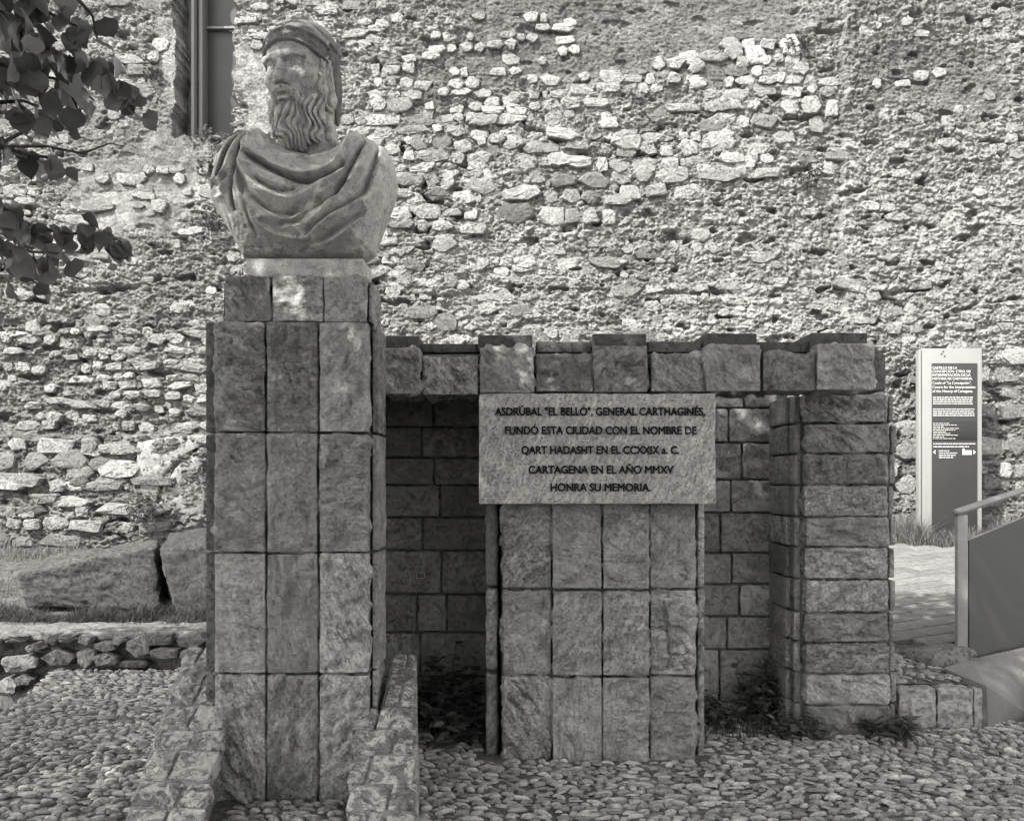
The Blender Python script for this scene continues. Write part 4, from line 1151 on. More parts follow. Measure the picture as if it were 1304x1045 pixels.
def sculpt_head(h=0.19):
    ax, L = head_grid((-9.5, 9.5), (-12, 14), (-26, 13), h)
    x, y, z = L; sx = np.abs(x); S = [sx, y, z]
    f = ell(L, (0, -1.4, 3.2), (7.4, 9.3, 8.4))
    f = smin(f, ell(L, (0, 1.9, -2.8), (6.9, 6.6, 9.2)), 2.2)
    f = smin(f, ell(L, (0, 3.2, -9.0), (4.4, 5.0, 4.0)), 1.5)
    f = smin(f, ell(L, (0, 4.2, 3.6), (5.8, 3.9, 4.0)), 1.6)                  # forehead
    f = smin(f, cap(S, (0.6, 9.0, 1.35), (5.2, 6.9, 1.45), 1.25, 1.0), 0.7)      # brow
    f = smin(f, ell(S, (4.5, 5.4, -3.2), (2.1, 2.3, 1.7)), 1.8)                # cheekbone
    f = smax(f, -ell(S, (3.55, 9.0, -0.55), (2.1, 2.9, 1.55)), 0.5)           # eye socket
    f = smax(f, -ell(S, (5.6, 9.0, -7.6), (2.0, 2.8, 3.0)), 1.2)               # hollow cheek
    eye = np.sqrt((sx - 3.0) ** 2 + (y - 6.0) ** 2 + (z + 0.45) ** 2)
    lid = eye - 2.25
    slit = np.sqrt(((sx - 3.1) / 1.75) ** 2 + ((z + 0.45 + 0.10 * (sx - 3.3)) / 0.85) ** 2) - 1
    f = smin(f, smax(lid, -slit * 0.6, 0.12), 0.35)
    f = np.minimum(f, eye - 1.95)
    pd = np.sqrt((x - (3.2 * np.sign(x) - 0.3)) ** 2 + (y - 7.95) ** 2 + (z + 0.30) ** 2)
    ring = np.abs(np.sqrt((x - (3.35 * np.sign(x) - 0.25)) ** 2 + (z + 0.35) ** 2) - 0.78)
    f = np.where((y > 6.8) & (eye < 2.15) & (slit < 0), np.maximum(f, 0.10 - ring * 0.9 + 0 * x) * 0 + np.maximum(f, -(pd - 0.48)), f)
    f = smin(f, cap(S, (2.1, 7.7, -2.35), (5.0, 6.5, -1.7), 0.42, 0.3), 0.7)     # lower bag
    f = smin(f, cap(L, (0, 8.4, 1.2), (0, 11.1, -3.9), 0.62, 0.8), 0.75)       # nose ridge
    f = smin(f, ell(L, (0, 11.0, -4.3), (1.05, 1.1, 0.95)), 0.5)
    f = smin(f, ell(L, (0, 8.6, -3.4), (1.5, 2.0, 2.4)), 0.9)
    f = smin(f, ell(S, (1.25, 9.6, -4.75), (0.8, 1.15, 0.75)), 0.35)
    f = smax(f, -ell(S, (0.72, 10.2, -5.6), (0.42, 0.75, 0.55)), 0.2)
    f = smax(f, -cap(S, (1.9, 9.5, -4.1), (3.1, 8.0, -6.6), 0.28, 0.38), 0.7)    # crease beside the nose
    f = smin(f, ell(L, (0, 7.2, -7.4), (3.1, 2.4, 2.6)), 1.0)                  # muzzle
    f = smin(f, ell(L, (0, 9.35, -6.9), (1.9, 0.75, 0.45)), 0.35)              # upper lip
    f = smin(f, ell(L, (0, 9.15, -8.75), (1.7, 0.95, 0.62)), 0.4)               # lower lip
    f = smax(f, -ell(L, (0, 10.0, -7.75), (2.0, 1.7, 0.42)), 0.2)              # parted mouth
    f = smin(f, cap(L, (0, -2.2, -6), (0.6, -3.8, -24), 5.7, 7.2), 2.0)        # neck
    f = smin(f, cap(S, (6.6, 0.2, -2.8), (7.3, -0.4, 0.2), 0.8, 1.1), 0.6)     # ear under the cloth
    def fn(p):
        wr = 0.10 * np.sin(p[:, 2] * 3.4 + 1.2 * np.sin(p[:, 0] * .6)) * sstep(5.5, 6.6, p[:, 1]) * sstep(2.4, 3.2, p[:, 2])
        br = 0.20 * fbm(p * np.array([2.2, 2, 3.0]), 2, 4) * np.exp(-((p[:, 2] - 2.0) / .65) ** 2) * sstep(5.0, 6.0, p[:, 1])
        fur = 0.12 * np.exp(-((np.abs(p[:, 0]) - .45) / .22) ** 2) * np.exp(-((p[:, 2] - 2.0) / .8) ** 2) * (p[:, 1] > 6)
        crow = 0.06 * np.sin(p[:, 2] * 4.5 + np.abs(p[:, 0]) * 2.0) * np.exp(-((np.abs(p[:, 0]) - 5.6) / .9) ** 2) * np.exp(-((p[:, 2] + 1.5) / 1.4) ** 2)
        return wr - br + fur + crow + 0.10 * fbm(p * 0.5, 2, 9)
    f = near_noise(f, L, 1.0, fn)
    V, Q = surface_net(f, [a[0] for a in ax], h)
    return to_world(V), Q

def strands(p, per, seed=0, wav=0.75):
    """wavy locks running down and outward from the face"""
    x, y, z = p[:, 0], p[:, 1], p[:, 2]
    phi = np.arctan2(x, y - 0.5)
    s = phi * 6.4 / (1 + 0.022 * np.clip(-z - 4, 0, 20))
    nz = perlin(np.stack([x * .13, y * .13, z * .11], -1) + seed + .5, 70 + seed)
    s = s + wav * np.sin(z * 0.72 + 4.0 * nz + 0.25 * s) + 2.4 * nz
    k = np.floor(s / per); fr = s / per - k
    a = np.sin(np.pi * fr) ** 0.8
    amp = 0.75 + 0.5 * hf(k.astype(np.int64), k.astype(np.int64) * 0, k.astype(np.int64) * 0, 5)
    b = np.abs(np.sin(np.pi * (fr * 3 + 0.5 * np.sin(z * .9 + k))))
    return 1 - (a * 0.82 * amp + b * 0.16)
def sculpt_beard(h=0.18):
    ax, L = head_grid((-9.5, 10), (-6, 14), (-23, 3.5), h)
    x, y, z = L; sx = np.abs(x); S = [sx, y, z]
    f = ell(L, (0.0, 4.0, -11.0), (6.3, 4.9, 6.6))
    f = smin(f, ell(L, (0.3, 5.0, -15.2), (5.0, 3.9, 5.6)), 1.6)
    f = smin(f, cap(S, (7.2, 1.4, 2.6), (6.8, 2.6, -6.0), 0.75, 1.5), 1.0)
    f = smin(f, cap(S, (6.8, 2.6, -6.0), (6.0, 3.0, -14.5), 1.6, 1.7), 1.3)
    f = smin(f, cap(S, (7.4, -0.4, 2.0), (7.1, -1.0, -8.0), 1.35, 1.7), 1.6)
    f = smin(f, cap(S, (7.1, -1.0, -8.0), (6.0, -0.5, -17.0), 1.7, 1.2), 1.6)
    f = smin(f, cap(S, (3.4, 7.0, -9.6), (5.8, 4.2, -7.6), 1.0, 1.1), 1.0)
    f = smin(f, ell(L, (0, 7.6, -11.3), (3.0, 1.8, 1.7)), 0.8)
    f = smin(f, ell(L, (-2.6, 5.8, -17.4), (1.9, 1.9, 3.4)), 0.7)
    f = smin(f, ell(L, (2.3, 5.4, -18.0), (1.7, 1.9, 3.2)), 0.7)
    f = smin(f, ell(L, (5.2, 3.6, -16.2), (1.9, 1.8, 3.0)), 0.9)
    f = smax(f, -ell(L, (0, 9.8, -7.9), (2.6, 3.2, 1.5)), 0.5)
    f = smin(f, cap(S, (0.5, 9.6, -6.1), (2.4, 8.7, -6.9), 0.75, 1.2), 0.6)
    f = smin(f, cap(S, (2.4, 8.7, -6.9), (4.0, 7.0, -10.6), 1.2, 1.1), 0.7)
    def fn(p):
        g = strands(p, 1.12)
        inside = 1 - 0.75 * np.exp(-(((p[:, 0]) / 2.6) ** 2 + ((p[:, 2] + 8.6) / 1.3) ** 2)) * (p[:, 1] > 6)
        amp = 0.55 + 0.60 * sstep(-6, -12, p[:, 2])
        deep = 1.0 * np.exp(-((p[:, 0] + .3) / .85) ** 2) * sstep(-13.4, -15.2, p[:, 2]) * sstep(4, 6, p[:, 1])
        return g * amp * inside + deep * .7
    f = near_noise(f, L, 1.0, fn, 1.6)
    V, Q = surface_net(f, [a[0] for a in ax], h)
    return to_world(V), Q

def sculpt_cap(h=0.2):
    ax, L = head_grid((-11, 11), (-15, 12), (-6, 15), h)
    x, y, z = L
    zp = 4.9 - (8.5 - y) * 0.40 - 0.02 * x * x * (y > 0)
    t = z - zp
    f = smin(ell(L, (0, -1.5, 3.4), (8.35, 10.1, 7.6)), ell(L, (0, -3.6, 5.0), (8.2, 9.4, 8.2)), 0.8)
    f = f - 0.75 * np.exp(-((t - 0.45) / 0.5) ** 2) - 0.95 * np.exp(-((t - 4.3 - 0.25 * np.sin(x * 1.1)) / 0.75) ** 2) * sstep(-9, -4, y) - 0.35 * np.exp(-((t - 2.4) / 1.4) ** 2)
    f = smax(f, -t, 0.25)
    swirl = np.sqrt((y + 7.0) ** 2 + (z - 2.3) ** 2)
    f = f - 0.30 * np.cos(np.clip(swirl, 0, 4.2) * 2.6) * (swirl < 4.2) * (np.abs(x) > 3)
    inner = ell(L, (0, -1.4, 2.6), (6.9, 8.6, 7.4))
    f = smax(f, -inner, 0.2)
    def fn(p):
        tt = p[:, 2] - (4.9 - (8.5 - p[:, 1]) * 0.40 - 0.02 * p[:, 0] ** 2 * (p[:, 1] > 0))
        band = sstep(0.9, 1.3, tt) * (1 - sstep(3.4, 3.9, tt))
        return band * 0.42 * (fbm(p * 1.7, 3, 13, .7) + 0.25) + 0.10 * fbm(p * .8, 3, 5)
    f = near_noise(f, L, 1.0, fn)
    V, Q = surface_net(f, [a[0] for a in ax], h)
    return to_world(V), Q
def sculpt_flap(side, h=0.2):
    ax, L = head_grid((3.5, 10.5) if side > 0 else (-10.5, -3.5), (-10, 1), (-15, 4), h)
    S = [np.abs(L[0]), L[1], L[2]]
    def slabf(a, b, ra, rb):
        T = [S[0] * 1.9, S[1], S[2]]
        return cap(T, (a[0] * 1.9, a[1], a[2]), (b[0] * 1.9, b[1], b[2]), ra, rb) / 1.5
    f = slabf((7.7, -3.4, 2.6), (7.2, -4.6, -5.0), 2.7, 2.2)
    f = smin(f, slabf((7.2, -4.6, -5.0), (6.8, -5.2, -12.0), 2.2, 0.9), 0.6)
    f = near_noise(f, L, 1.0, lambda p: 0.22 * np.sin(p[:, 1] * 2.2 + 0.12 * p[:, 2] * 2) + .1 * fbm(p, 2, 3))
    V, Q = surface_net(f, [a[0] for a in ax], h)
    return to_world(V), Q

# ---- draped torso: outline, depth and folds measured on the stone itself
BY = 5.30
SIL = [(318, 172), (336, 169), (350, 178), (372, 190), (400, 196), (428, 186), (440, 172), (456, 172), (476, 181), (492, 191), (503, 212), (507, 236), (505, 252), (497, 274), (488, 298), (478, 325), (466, 334), (440, 331), (400, 334), (360, 333), (330, 334), (313, 332), (303, 312), (291, 290), (277, 268), (271, 255), (270, 238), (276, 215), (284, 197), (296, 181)]
RIDGES = [  # (points, radius px, height m)
    ([(328, 180), (323, 196), (327, 208), (340, 216), (358, 227), (376, 236), (398, 242), (416, 240), (432, 233), (443, 219), (450, 205), (453, 190), (452, 174)], 4.5, .040),
    ([(340, 178), (345, 193), (361, 206), (380, 214), (400, 217), (420, 214), (440, 205)], 4.0, .016),
    ([(333, 184), (338, 204), (355, 216), (376, 227), (400, 233), (418, 231)], 4.0, .018),
    ([(322, 212), (330, 228), (344, 238), (360, 246), (380, 252)], 4.5, .022),
    ([(320, 220), (327, 240), (342, 256), (362, 268), (384, 273), (402, 268), (418, 256), (430, 246)], 9.0, .045),
    ([(345, 243), (361, 252), (380, 257)], 4.0, .022),
    ([(327, 262), (340, 284), (362, 300), (384, 305), (404, 300), (420, 288), (440, 276)], 9.0, .030),
    ([(338, 296), (356, 294), (370, 296), (387, 306), (400, 314), (410, 319)], 5.0, .020),
    ([(447, 238), (431, 251), (416, 269), (402, 285), (391, 293)], 5.5, .030),
    ([(462, 176), (458, 200), (449, 222), (438, 240)], 6.0, .022),
    ([(476, 188), (474, 214), (464, 238), (452, 255), (441, 268), (424, 280)], 5.5, .034),
    ([(472, 270), (456, 278), (440, 289), (425, 298), (407, 309)], 6.5, .036),
    ([(314, 176), (300, 190), (288, 212), (282, 232)], 4.5, .022),
    ([(322, 175), (308, 192), (297, 212), (289, 236)], 4.5, .030),
    ([(326, 177), (316, 196), (308, 218), (300, 240), (296, 258)], 5.5, .032),
    ([(319, 240), (321, 262), (324, 284), (334, 302)], 4.5, .022),
    ([(310, 250), (309, 270), (318, 290), (330, 306), (350, 318)], 4.0, .014),
    ([(318, 172), (330, 171), (338, 174)], 3.5, .035),
    ([(274, 240), (280, 241), (288, 240), (296, 243), (301, 237)], 2.6, .020),
    ([(276, 258), (284, 262), (296, 264)], 2.6, .016),
    ([(330, 252), (336, 268), (346, 284), (362, 294), (384, 297), (400, 293), (416, 282)], 3.0, .022),
    ([(325, 270), (334, 290), (346, 304), (364, 313), (386, 317), (404, 318)], 4.5, .030),
    ([(334, 226), (346, 235), (364, 243), (384, 252), (402, 255)], 2.6, .018),
    ([(466, 184), (464, 202), (456, 222), (446, 240)], 2.6, .018),
    ([(480, 200), (478, 224), (470, 246), (462, 258)], 2.6, .020),
    ([(490, 200), (490, 226), (484, 250), (476, 270)], 4.0, .018),
    ([(470, 290), (456, 302), (440, 312), (424, 320)], 4.0, .024),
    ([(436, 256), (424, 266), (410, 276), (396, 284)], 2.6, .018),
    ([(308, 184), (296, 204), (287, 226)], 2.2, .016),
    ([(330, 186), (330, 204), (336, 216)], 2.0, .014),
    ([(312, 240), (312, 262), (317, 282), (328, 300)], 2.2, .016),
    ([(390, 218), (398, 215), (404, 219), (396, 222)], 2.0, .012)]
GROOVES = [
    ([(328, 213), (342, 222), (358, 231), (370, 239), (387, 247), (400, 251), (416, 249), (434, 240), (447, 229)], 3.6, .055),
    ([(322, 174), (306, 184), (293, 200), (284, 220), (279, 238)], 2.2, .030),
    ([(325, 177), (313, 189), (302, 209), (295, 227), (292, 240)], 2.4, .032),
    ([(327, 180), (321, 196), (318, 215), (313, 237), (310, 262), (313, 279)], 2.8, .034),
    ([(342, 247), (361, 260), (378, 264), (388, 259)], 2.2, .024),
    ([(320, 231), (332, 262), (347, 278), (365, 287), (387, 288), (402, 282), (414, 272)], 4.0, .036),
    ([(318, 229), (326, 262), (330, 279), (333, 292), (339, 311)], 2.4, .022),
    ([(313, 279), (320, 292), (333, 306)], 2.2, .018),
    ([(473, 180), (469, 200), (460, 222), (452, 240), (440, 266)], 2.6, .030),
    ([(485, 190), (482, 220), (475, 246), (469, 262), (453, 277), (434, 286), (416, 298), (400, 310)], 3.2, .034),
    ([(450, 246), (440, 265), (425, 275), (407, 287), (391, 299), (372, 302)], 2.8, .026),
    ([(471, 282), (453, 295), (434, 306), (416, 315), (404, 320)], 3.2, .028),
    ([(345, 186), (352, 199), (366, 208), (384, 213)], 1.8, .010),
    ([(352, 180), (352, 196)], 1.0, .006), ([(436, 182), (436, 202)], 1.0, .006),
    ([(270, 247), (277, 249), (282, 244), (288, 246), (294, 250), (300, 246), (303, 240)], 2.2, .030)]
def seg_dist(Ug, Vg, pts):
    d = np.full(Ug.shape, 1e9)
    # smooth the polyline first
    p = np.array(pts, dtype=float)
    for _ in range(2):
        if len(p) > 2:
            q = [p[0]]
            for a, b in zip(p[:-1], p[1:]): q += [a * .75 + b * .25, a * .25 + b * .75]
            q.append(p[-1]); p = np.array(q)
    tt = 0; n = len(p) - 1; T = np.zeros(Ug.shape)
    for i in range(n):
        a, b = p[i], p[i + 1]; ba = b - a; L2 = max(ba @ ba, 1e-9)
        t = np.clip(((Ug - a[0]) * ba[0] + (Vg - a[1]) * ba[1]) / L2, 0, 1)
        dd = np.hypot(Ug - a[0] - ba[0] * t, Vg - a[1] - ba[1] * t)
        m = dd < d; d = np.where(m, dd, d); T = np.where(m, (i + t) / n, T)
    return d, T
def poly_dist(Ug, Vg, poly):
    d = np.full(Ug.shape, 1e9); ins = np.zeros(Ug.shape, bool); n = len(poly)
    for i in range(n):
        a = np.array(poly[i], float); b = np.array(poly[(i + 1) % n], float); ba = b - a
        t = np.clip(((Ug - a[0]) * ba[0] + (Vg - a[1]) * ba[1]) / (ba @ ba), 0, 1)
        d = np.minimum(d, np.hypot(Ug - a[0] - ba[0] * t, Vg - a[1] - ba[1] * t))
        c = ((a[1] > Vg) != (b[1] > Vg)) & (Ug < (b[0] - a[0]) * (Vg - a[1]) / (b[1] - a[1] + 1e-12) + a[0])
        ins ^= c
    return np.where(ins, d, -d)
def sculpt_torso(h=0.0046):
    s = BY / F
    u = np.arange(262, 516, 0.8); v = np.arange(160, 342, 0.8)
    Ug, Vg = np.meshgrid(u, v, indexing='ij')
    D = poly_dist(Ug, Vg, SIL)
    Dm = D * s
    q = np.clip(Dm / 0.20, 0, 1)
    dome = np.sqrt(np.clip(1 - (1 - q) ** 2, 0, 1))
    cx = (Ug - 388) / 118
    base = 0.235 * dome * (1 - 0.12 * cx ** 2)
    base = base + 0.03 * np.exp(-((Vg - 255) / 50) ** 2) * dome - 0.015 * sstep(290, 335, Vg) * dome
    # hollow at the neck opening
    D2 = poly_dist(Ug, Vg, [(340, 160), (349, 196), (370, 208), (400, 212), (430, 208), (447, 196), (450, 160)])
    base = base - 0.05 * sstep(-3, 6, D2)
    band = 0.006 * np.sin(Vg * 0.75) * sstep(1, 5, D2) * sstep(186, 192, Vg)
    H = np.zeros(Ug.shape)
    for pts, r, a in RIDGES:
        d, T = seg_dist(Ug, Vg, pts); e = sstep(-0.02, 0.12, T) * (1 - 0.6 * sstep(0.85, 1.0, T)) if len(pts) > 3 else 1
        H = H + a * 1.35 * np.exp(-(d / (r * 0.95)) ** 1.45) * (0.45 + 0.55 * e)
    for pts, r, a in GROOVES:
        d, T = seg_dist(Ug, Vg, pts); e = sstep(-0.03, 0.15, T) * (1 - 0.5 * sstep(0.85, 1.0, T))
        H = H - a * 1.6 * np.exp(-(d / (r * 0.85)) ** 1.6) * (0.4 + 0.6 * e)
    p3 = np.stack([Ug * .045, Vg * .045, Ug * 0], -1)
    H = H + 0.010 * fbm(p3, 3, 44)
    # broken lower edge and pitted stone low on the left
    rough = np.maximum(sstep(320, 329, Vg + 5 * perlin(p3 * 2, 8)), box_mask(Ug, Vg, 292, 330, 285, 340, 6))
    H = H * (1 - 0.6 * rough) + rough * (0.016 * fbm(p3 * 4.5, 3, 48, .6) + 0.010)
    edge = sstep(0.0, 0.03, Dm)
    Z = base + (H + band) * edge
    # volume
    x0, x1 = PX(262, BY), PX(516, BY); z0, z1 = PZ(341, BY), PZ(160, BY)
    ax = [np.arange(x0, x1, h), np.arange(BY - 0.40, BY + 0.24, h), np.arange(z0, z1, h)]
    gx, gy, gz = np.meshgrid(*ax, indexing='ij')
    fu = (CX + gx[:, 0, :] * F / BY - u[0]) / 0.8; fvv = (HY - (gz[:, 0, :] - EYE) * F / BY - v[0]) / 0.8
    iu = np.clip(np.floor(fu).astype(int), 0, len(u) - 2); iv = np.clip(np.floor(fvv).astype(int), 0, len(v) - 2)
    au = np.clip(fu - iu, 0, 1); av = np.clip(fvv - iv, 0, 1)
    def samp(A): return A[iu, iv] * (1 - au) * (1 - av) + A[iu + 1, iv] * au * (1 - av) + A[iu, iv + 1] * (1 - au) * av + A[iu + 1, iv + 1] * au * av
    Zs = samp(Z)[:, None, :]; Ds = samp(Dm)[:, None, :]
    backd = (0.17 * np.sqrt(np.clip(1 - (1 - np.clip(samp(Dm) / 0.16, 0, 1)) ** 2, 0, 1)))[:, None, :]
    f = np.maximum((BY - Zs) - gy, gy - (BY + backd))
    f = np.maximum(f * 0.7, -Ds)
    V, Q = surface_net(f, [a[0] for a in ax], h)
    return V, Q
bust = empty("bust", (PX(388, BY), BY, 2.68))
tag(bust, "carved stone bust of a bearded man in draped cloak and cap, on the tall pedestal", "bust")
def bust_part(name, VQ, mat):
    V, Q = VQ
    me = np_mesh(name, V - np.array(bust.location), Q, True)
    return link(name, me, mat, bust)
bust_part("head", sculpt_head(), M_BUST)
bust_part("beard", sculpt_beard(), M_BUST)
bust_part("cap", sculpt_cap(), M_CAP)
bust_part("cap_flap", sculpt_flap(1), M_CAP)
bust_part("cap_flap", sculpt_flap(-1), M_CAP)
bust_part("draped_torso", sculpt_torso(), M_BUST)
V, Q = rough_box(PX(463, 5.16) - PX(313, 5.16), 0.30, 0.105, seed=91, r=.008, amp=.003, step=.03)
bust_part("plinth", (V + np.array([(PX(463, 5.16) + PX(313, 5.16)) / 2, 5.31, 2.722]), Q), M_BUST)
# ================================================================ plants
def leaf_shape(n=7, kind="round", fold=0.22):
    """leaf of unit length along +x, lying in xy, folded along its rib"""
    if kind == "round": prof = [(0.0, 0.10), (0.02, 0.30), (0.15, 0.46), (0.38, 0.52), (0.60, 0.43), (0.80, 0.24), (0.92, 0.09), (1.06, 0.0)]; x_off = -.08
    elif kind == "lance": prof = [(0, .02), (.15, .12), (.4, .17), (.7, .12), (1, 0)]; x_off = 0
    elif kind == "oval": prof = [(0, .03), (.12, .22), (.4, .33), (.7, .25), (1, 0)]; x_off = 0
    V = []; T = []; Q = []
    for (x, w) in prof:
        z = -0.10 * x * x
        V += [(x, -w, z + fold * w), (x, 0, z), (x, w, z + fold * w)]
    if kind == "round": V[0] = (-.10, -.22, V[0][2]); V[2] = (-.10, .22, V[2][2])
    m = len(prof)
    for i in range(m - 1):
        a = i * 3; Q += [[a, a + 3, a + 4, a + 1], [a + 1, a + 4, a + 5, a + 2]]
    return np.array(V), np.array(Q)
def rot_to(d, up=None, roll=0.0):
    d = Vector(d).normalized(); q = d.to_track_quat('X', 'Z')
    return q.to_matrix().to_4x4() @ Matrix.Rotation(roll, 4, 'X')

def weed(label, base, h, w, n_stems, leaf, leaf_len, mat, seed, droop=0.4, cat="weed", depth=None, n_per=9, group=None, name="weed"):
    r = np.random.default_rng(seed); LV, LQ = leaf
    acc = Acc(); st = Acc(); depth = depth or w
    for s in range(n_stems):
        a = r.uniform(0, 2 * math.pi); rad = math.sqrt(r.random())
        b = Vector((rad * math.cos(a) * w * .35, rad * math.sin(a) * depth * .35, -0.02))
        hh = h * r.uniform(.45, 1.0) * (1 - .35 * rad)
        tip = Vector((b.x * 1.6 + r.normal(0, w * .10), b.y * 1.6 + r.normal(0, depth * .08), hh))
        pts = [b, b.lerp(tip, .5) + Vector((0, 0, hh * .12)), tip]
        V, T, Q = tube([tuple(p) for p in pts], [.003, .0025, .001], 4, False); st.add(V, None, Q)
        for k in range(n_per):
            t = r.uniform(.15, 1.0); p = pts[0].lerp(pts[1], t * 2) if t < .5 else pts[1].lerp(pts[2], t * 2 - 1)
            az = r.uniform(0, 2 * math.pi); d = Vector((math.cos(az), math.sin(az), r.uniform(-droop, .7)))
            m = Matrix.Translation(p) @ rot_to(d, roll=r.uniform(-.6, .6)) @ Matrix.Scale(leaf_len * r.uniform(.6, 1.25), 4)
            acc.add(place(LV, m), None, LQ)
    t = empty(name, base); tag(t, label, cat, group)
    link("leaves", acc.mesh("leaves", False), mat, t); link("stems", st.mesh("stems"), M_BARK, t)
    return t
oval = leaf_shape(kind="oval"); lance = leaf_shape(kind="lance"); rnd = leaf_shape(kind="round")
weed("dark leafy weed filling the left corner of the niche, in front of the block wall", (PX(568, 6.55), 6.55, 0), .62, .48, 26, oval, .075, M_WEED, 1, n_per=12)
weed("low broad-leaved weed at the foot of the niche beside the right parapet", (PX(582, 6.2), 6.2, 0), .30, .50, 20, oval, .085, M_WEED, 2, n_per=9)
weed("tall dark leafy weed climbing the niche's right corner beside the pillar", (PX(966, 6.75), 6.75, 0), .56, .36, 26, oval, .07, M_WEED, 3, n_per=12)
weed("low spreading weed in front of the niche's right block wall", (PX(930, 6.6), 6.6, 0), .26, .50, 24, oval, .06, M_WEED, 4, n_per=10)
weed("small weed at the corner between niche and pillar foot", (PX(1000, 6.35), 6.35, 0), .24, .34, 16, oval, .055, M_WEED, 5, n_per=9)
weed("tuft of weed growing against the middle of the pillar's lowest block", (PX(1040, 6.28), 6.28, 0), .24, .16, 9, oval, .05, M_WEED, 6)
weed("broad-leaved weed where the pillar meets the low dark block wall", (PX(1130, 6.30), 6.30, 0), .22, .28, 14, lance, .12, M_WEED, 7, n_per=8)
weed("scrubby plant rooted on the sill of the wall's window slit", (PX(262, WY), WY + .02, PZ(196, WY)), .42, .62, 34, oval, .045, M_WEED_PALE, 8, depth=.3, n_per=9)
weed("scrub hanging below the window sill on the rubble wall", (PX(262, WY), WY - .06, PZ(222, WY)), .25, .40, 16, oval, .04, M_WEED, 9, depth=.2, n_per=8)
weed("dry shrub at the foot of the rubble wall below the cracked render", (PX(180, 12.2), 12.2, PZ(662, 12.2)), .55, .42, 26, lance, .09, M_WEED_PALE, 10, n_per=8)
weed("small dark scrub in a hollow of the rubble wall near the upper left leaves", (PX(196, WY), WY - .08, PZ(106, WY)), .28, .28, 14, oval, .04, M_WEED, 11, depth=.2)
weed("small plant growing out of the rubble wall right of centre", (PX(1028, WY), WY - .09, PZ(238, WY)), .40, .36, 18, oval, .04, M_WEED, 12, depth=.2)
weed("dark scrub clinging to the rubble wall at upper right", (PX(1012, WY), WY - .09, PZ(70, WY)), .35, .34, 18, oval, .035, M_WEED, 13, depth=.2)
weed("thin dark scrub on the rubble wall beside the bust's left shoulder", (PX(275, WY), WY - .09, PZ(300, WY)), .45, .30, 16, oval, .04, M_WEED, 14, depth=.2)

def grass(name, n, xr, yr, zf, h, mat, seed, lean=.5, mask=None):
    r = np.random.default_rng(seed)
    x = r.uniform(*xr, n); y = r.uniform(*yr, n)
    if mask is not None: k = mask(x, y); x, y = x[k], y[k]
    n = len(x); z = zf(x, y); hh = h * r.uniform(.25, 1.3, n) * np.clip(.75 + .9 * fbm(np.stack([x * 2.2, y * 2.2, x * 0 + seed], -1), 3, 9), .15, 1.8); a = r.uniform(0, 2 * np.pi, n); l = hh * lean * r.uniform(.2, 1.4, n); w = .0035
    dx, dy = np.cos(a), np.sin(a)
    B = np.stack([x, y, z - .02], 1); Wv = np.stack([-dy * w, dx * w, 0 * x], 1)
    M = B + np.stack([dx * l * .35, dy * l * .35, hh * .6], 1); Tp = B + np.stack([dx * l, dy * l, hh], 1)
    V = np.stack([B - Wv, B + Wv, M - Wv * .7, M + Wv * .7, Tp], 1).reshape(-1, 3)
    i = np.arange(n)[:, None] * 5
    me = np_mesh(name, V, [i + np.array([[2, 3, 4]]), i + np.array([[0, 1, 3, 2]])])
    o = link(name, me, mat); o["kind"] = "stuff"; return o
grass("grass", 14000, (-5.4, -2.7), (9.12, 9.8), bed_z, .17, M_GRASS_DARK, 1, lean=1.1)
grass("dry_grass", 9000, (-6.8, -2.6), (10.4, 12.5), bed_z, .16, M_GRASS, 2, lean=1.2, mask=lambda x, y: fbm(np.stack([x * 1.3, y * 1.3, x * 0], -1), 2, 5) > -.1)
grass("dry_grass", 5200, (4.6, 5.9), (11.5, 12.45), lambda x, y: ramp_z(y), .22, M_GRASS, 3, lean=1.0)
grass("dry_grass", 1500, (5.8, 7.5), (11.7, 12.45), lambda x, y: ramp_z(y), .25, M_GRASS, 4, lean=.8)
grass("grass", 900, (1.2, 1.9), (6.3, 6.9), lambda x, y: x * 0, .10, M_GRASS_DARK, 5)

# ================================================================ the tree whose shade falls on the monument
tr = empty("judas_tree", (-3.6, 1.2, 0))
tag(tr, "leafy tree whose round-leaved branches reach into the view at upper left", "tree")
O = tr.location
def part_tube(name, pts, rad, n=10):
    V, T, Q = tube([tuple(Vector(p) - O) for p in pts], rad, n); return link(name, np_mesh(name, V, [T, Q], True), M_BARK, tr)
part_tube("trunk", [(-3.6, 1.2, -.1), (-3.55, 1.2, 1.2), (-3.65, 1.25, 2.4), (-3.5, 1.3, 3.6)], [.19, .15, .13, .12], 14)
part_tube("limb", [(-3.5, 1.3, 3.5), (-2.9, 1.9, 4.6), (-1.8, 2.6, 5.6), (-.2, 3.0, 6.2)], [.10, .08, .055, .025])
part_tube("limb", [(-3.5, 1.3, 3.5), (-3.9, 1.0, 4.8), (-4.0, .8, 6.2)], [.10, .07, .03])
part_tube("limb", [(-3.5, 1.3, 3.5), (-2.6, .9, 4.6), (-1.0, .6, 5.6), (.6, .9, 6.3)], [.09, .07, .05, .02])
part_tube("limb", [(-3.6, 1.2, 3.0), (-3.4, 2.2, 3.6), (-2.9, 3.1, 3.7), (-2.2, 3.3, 3.5)], [.07, .045, .03, .02])
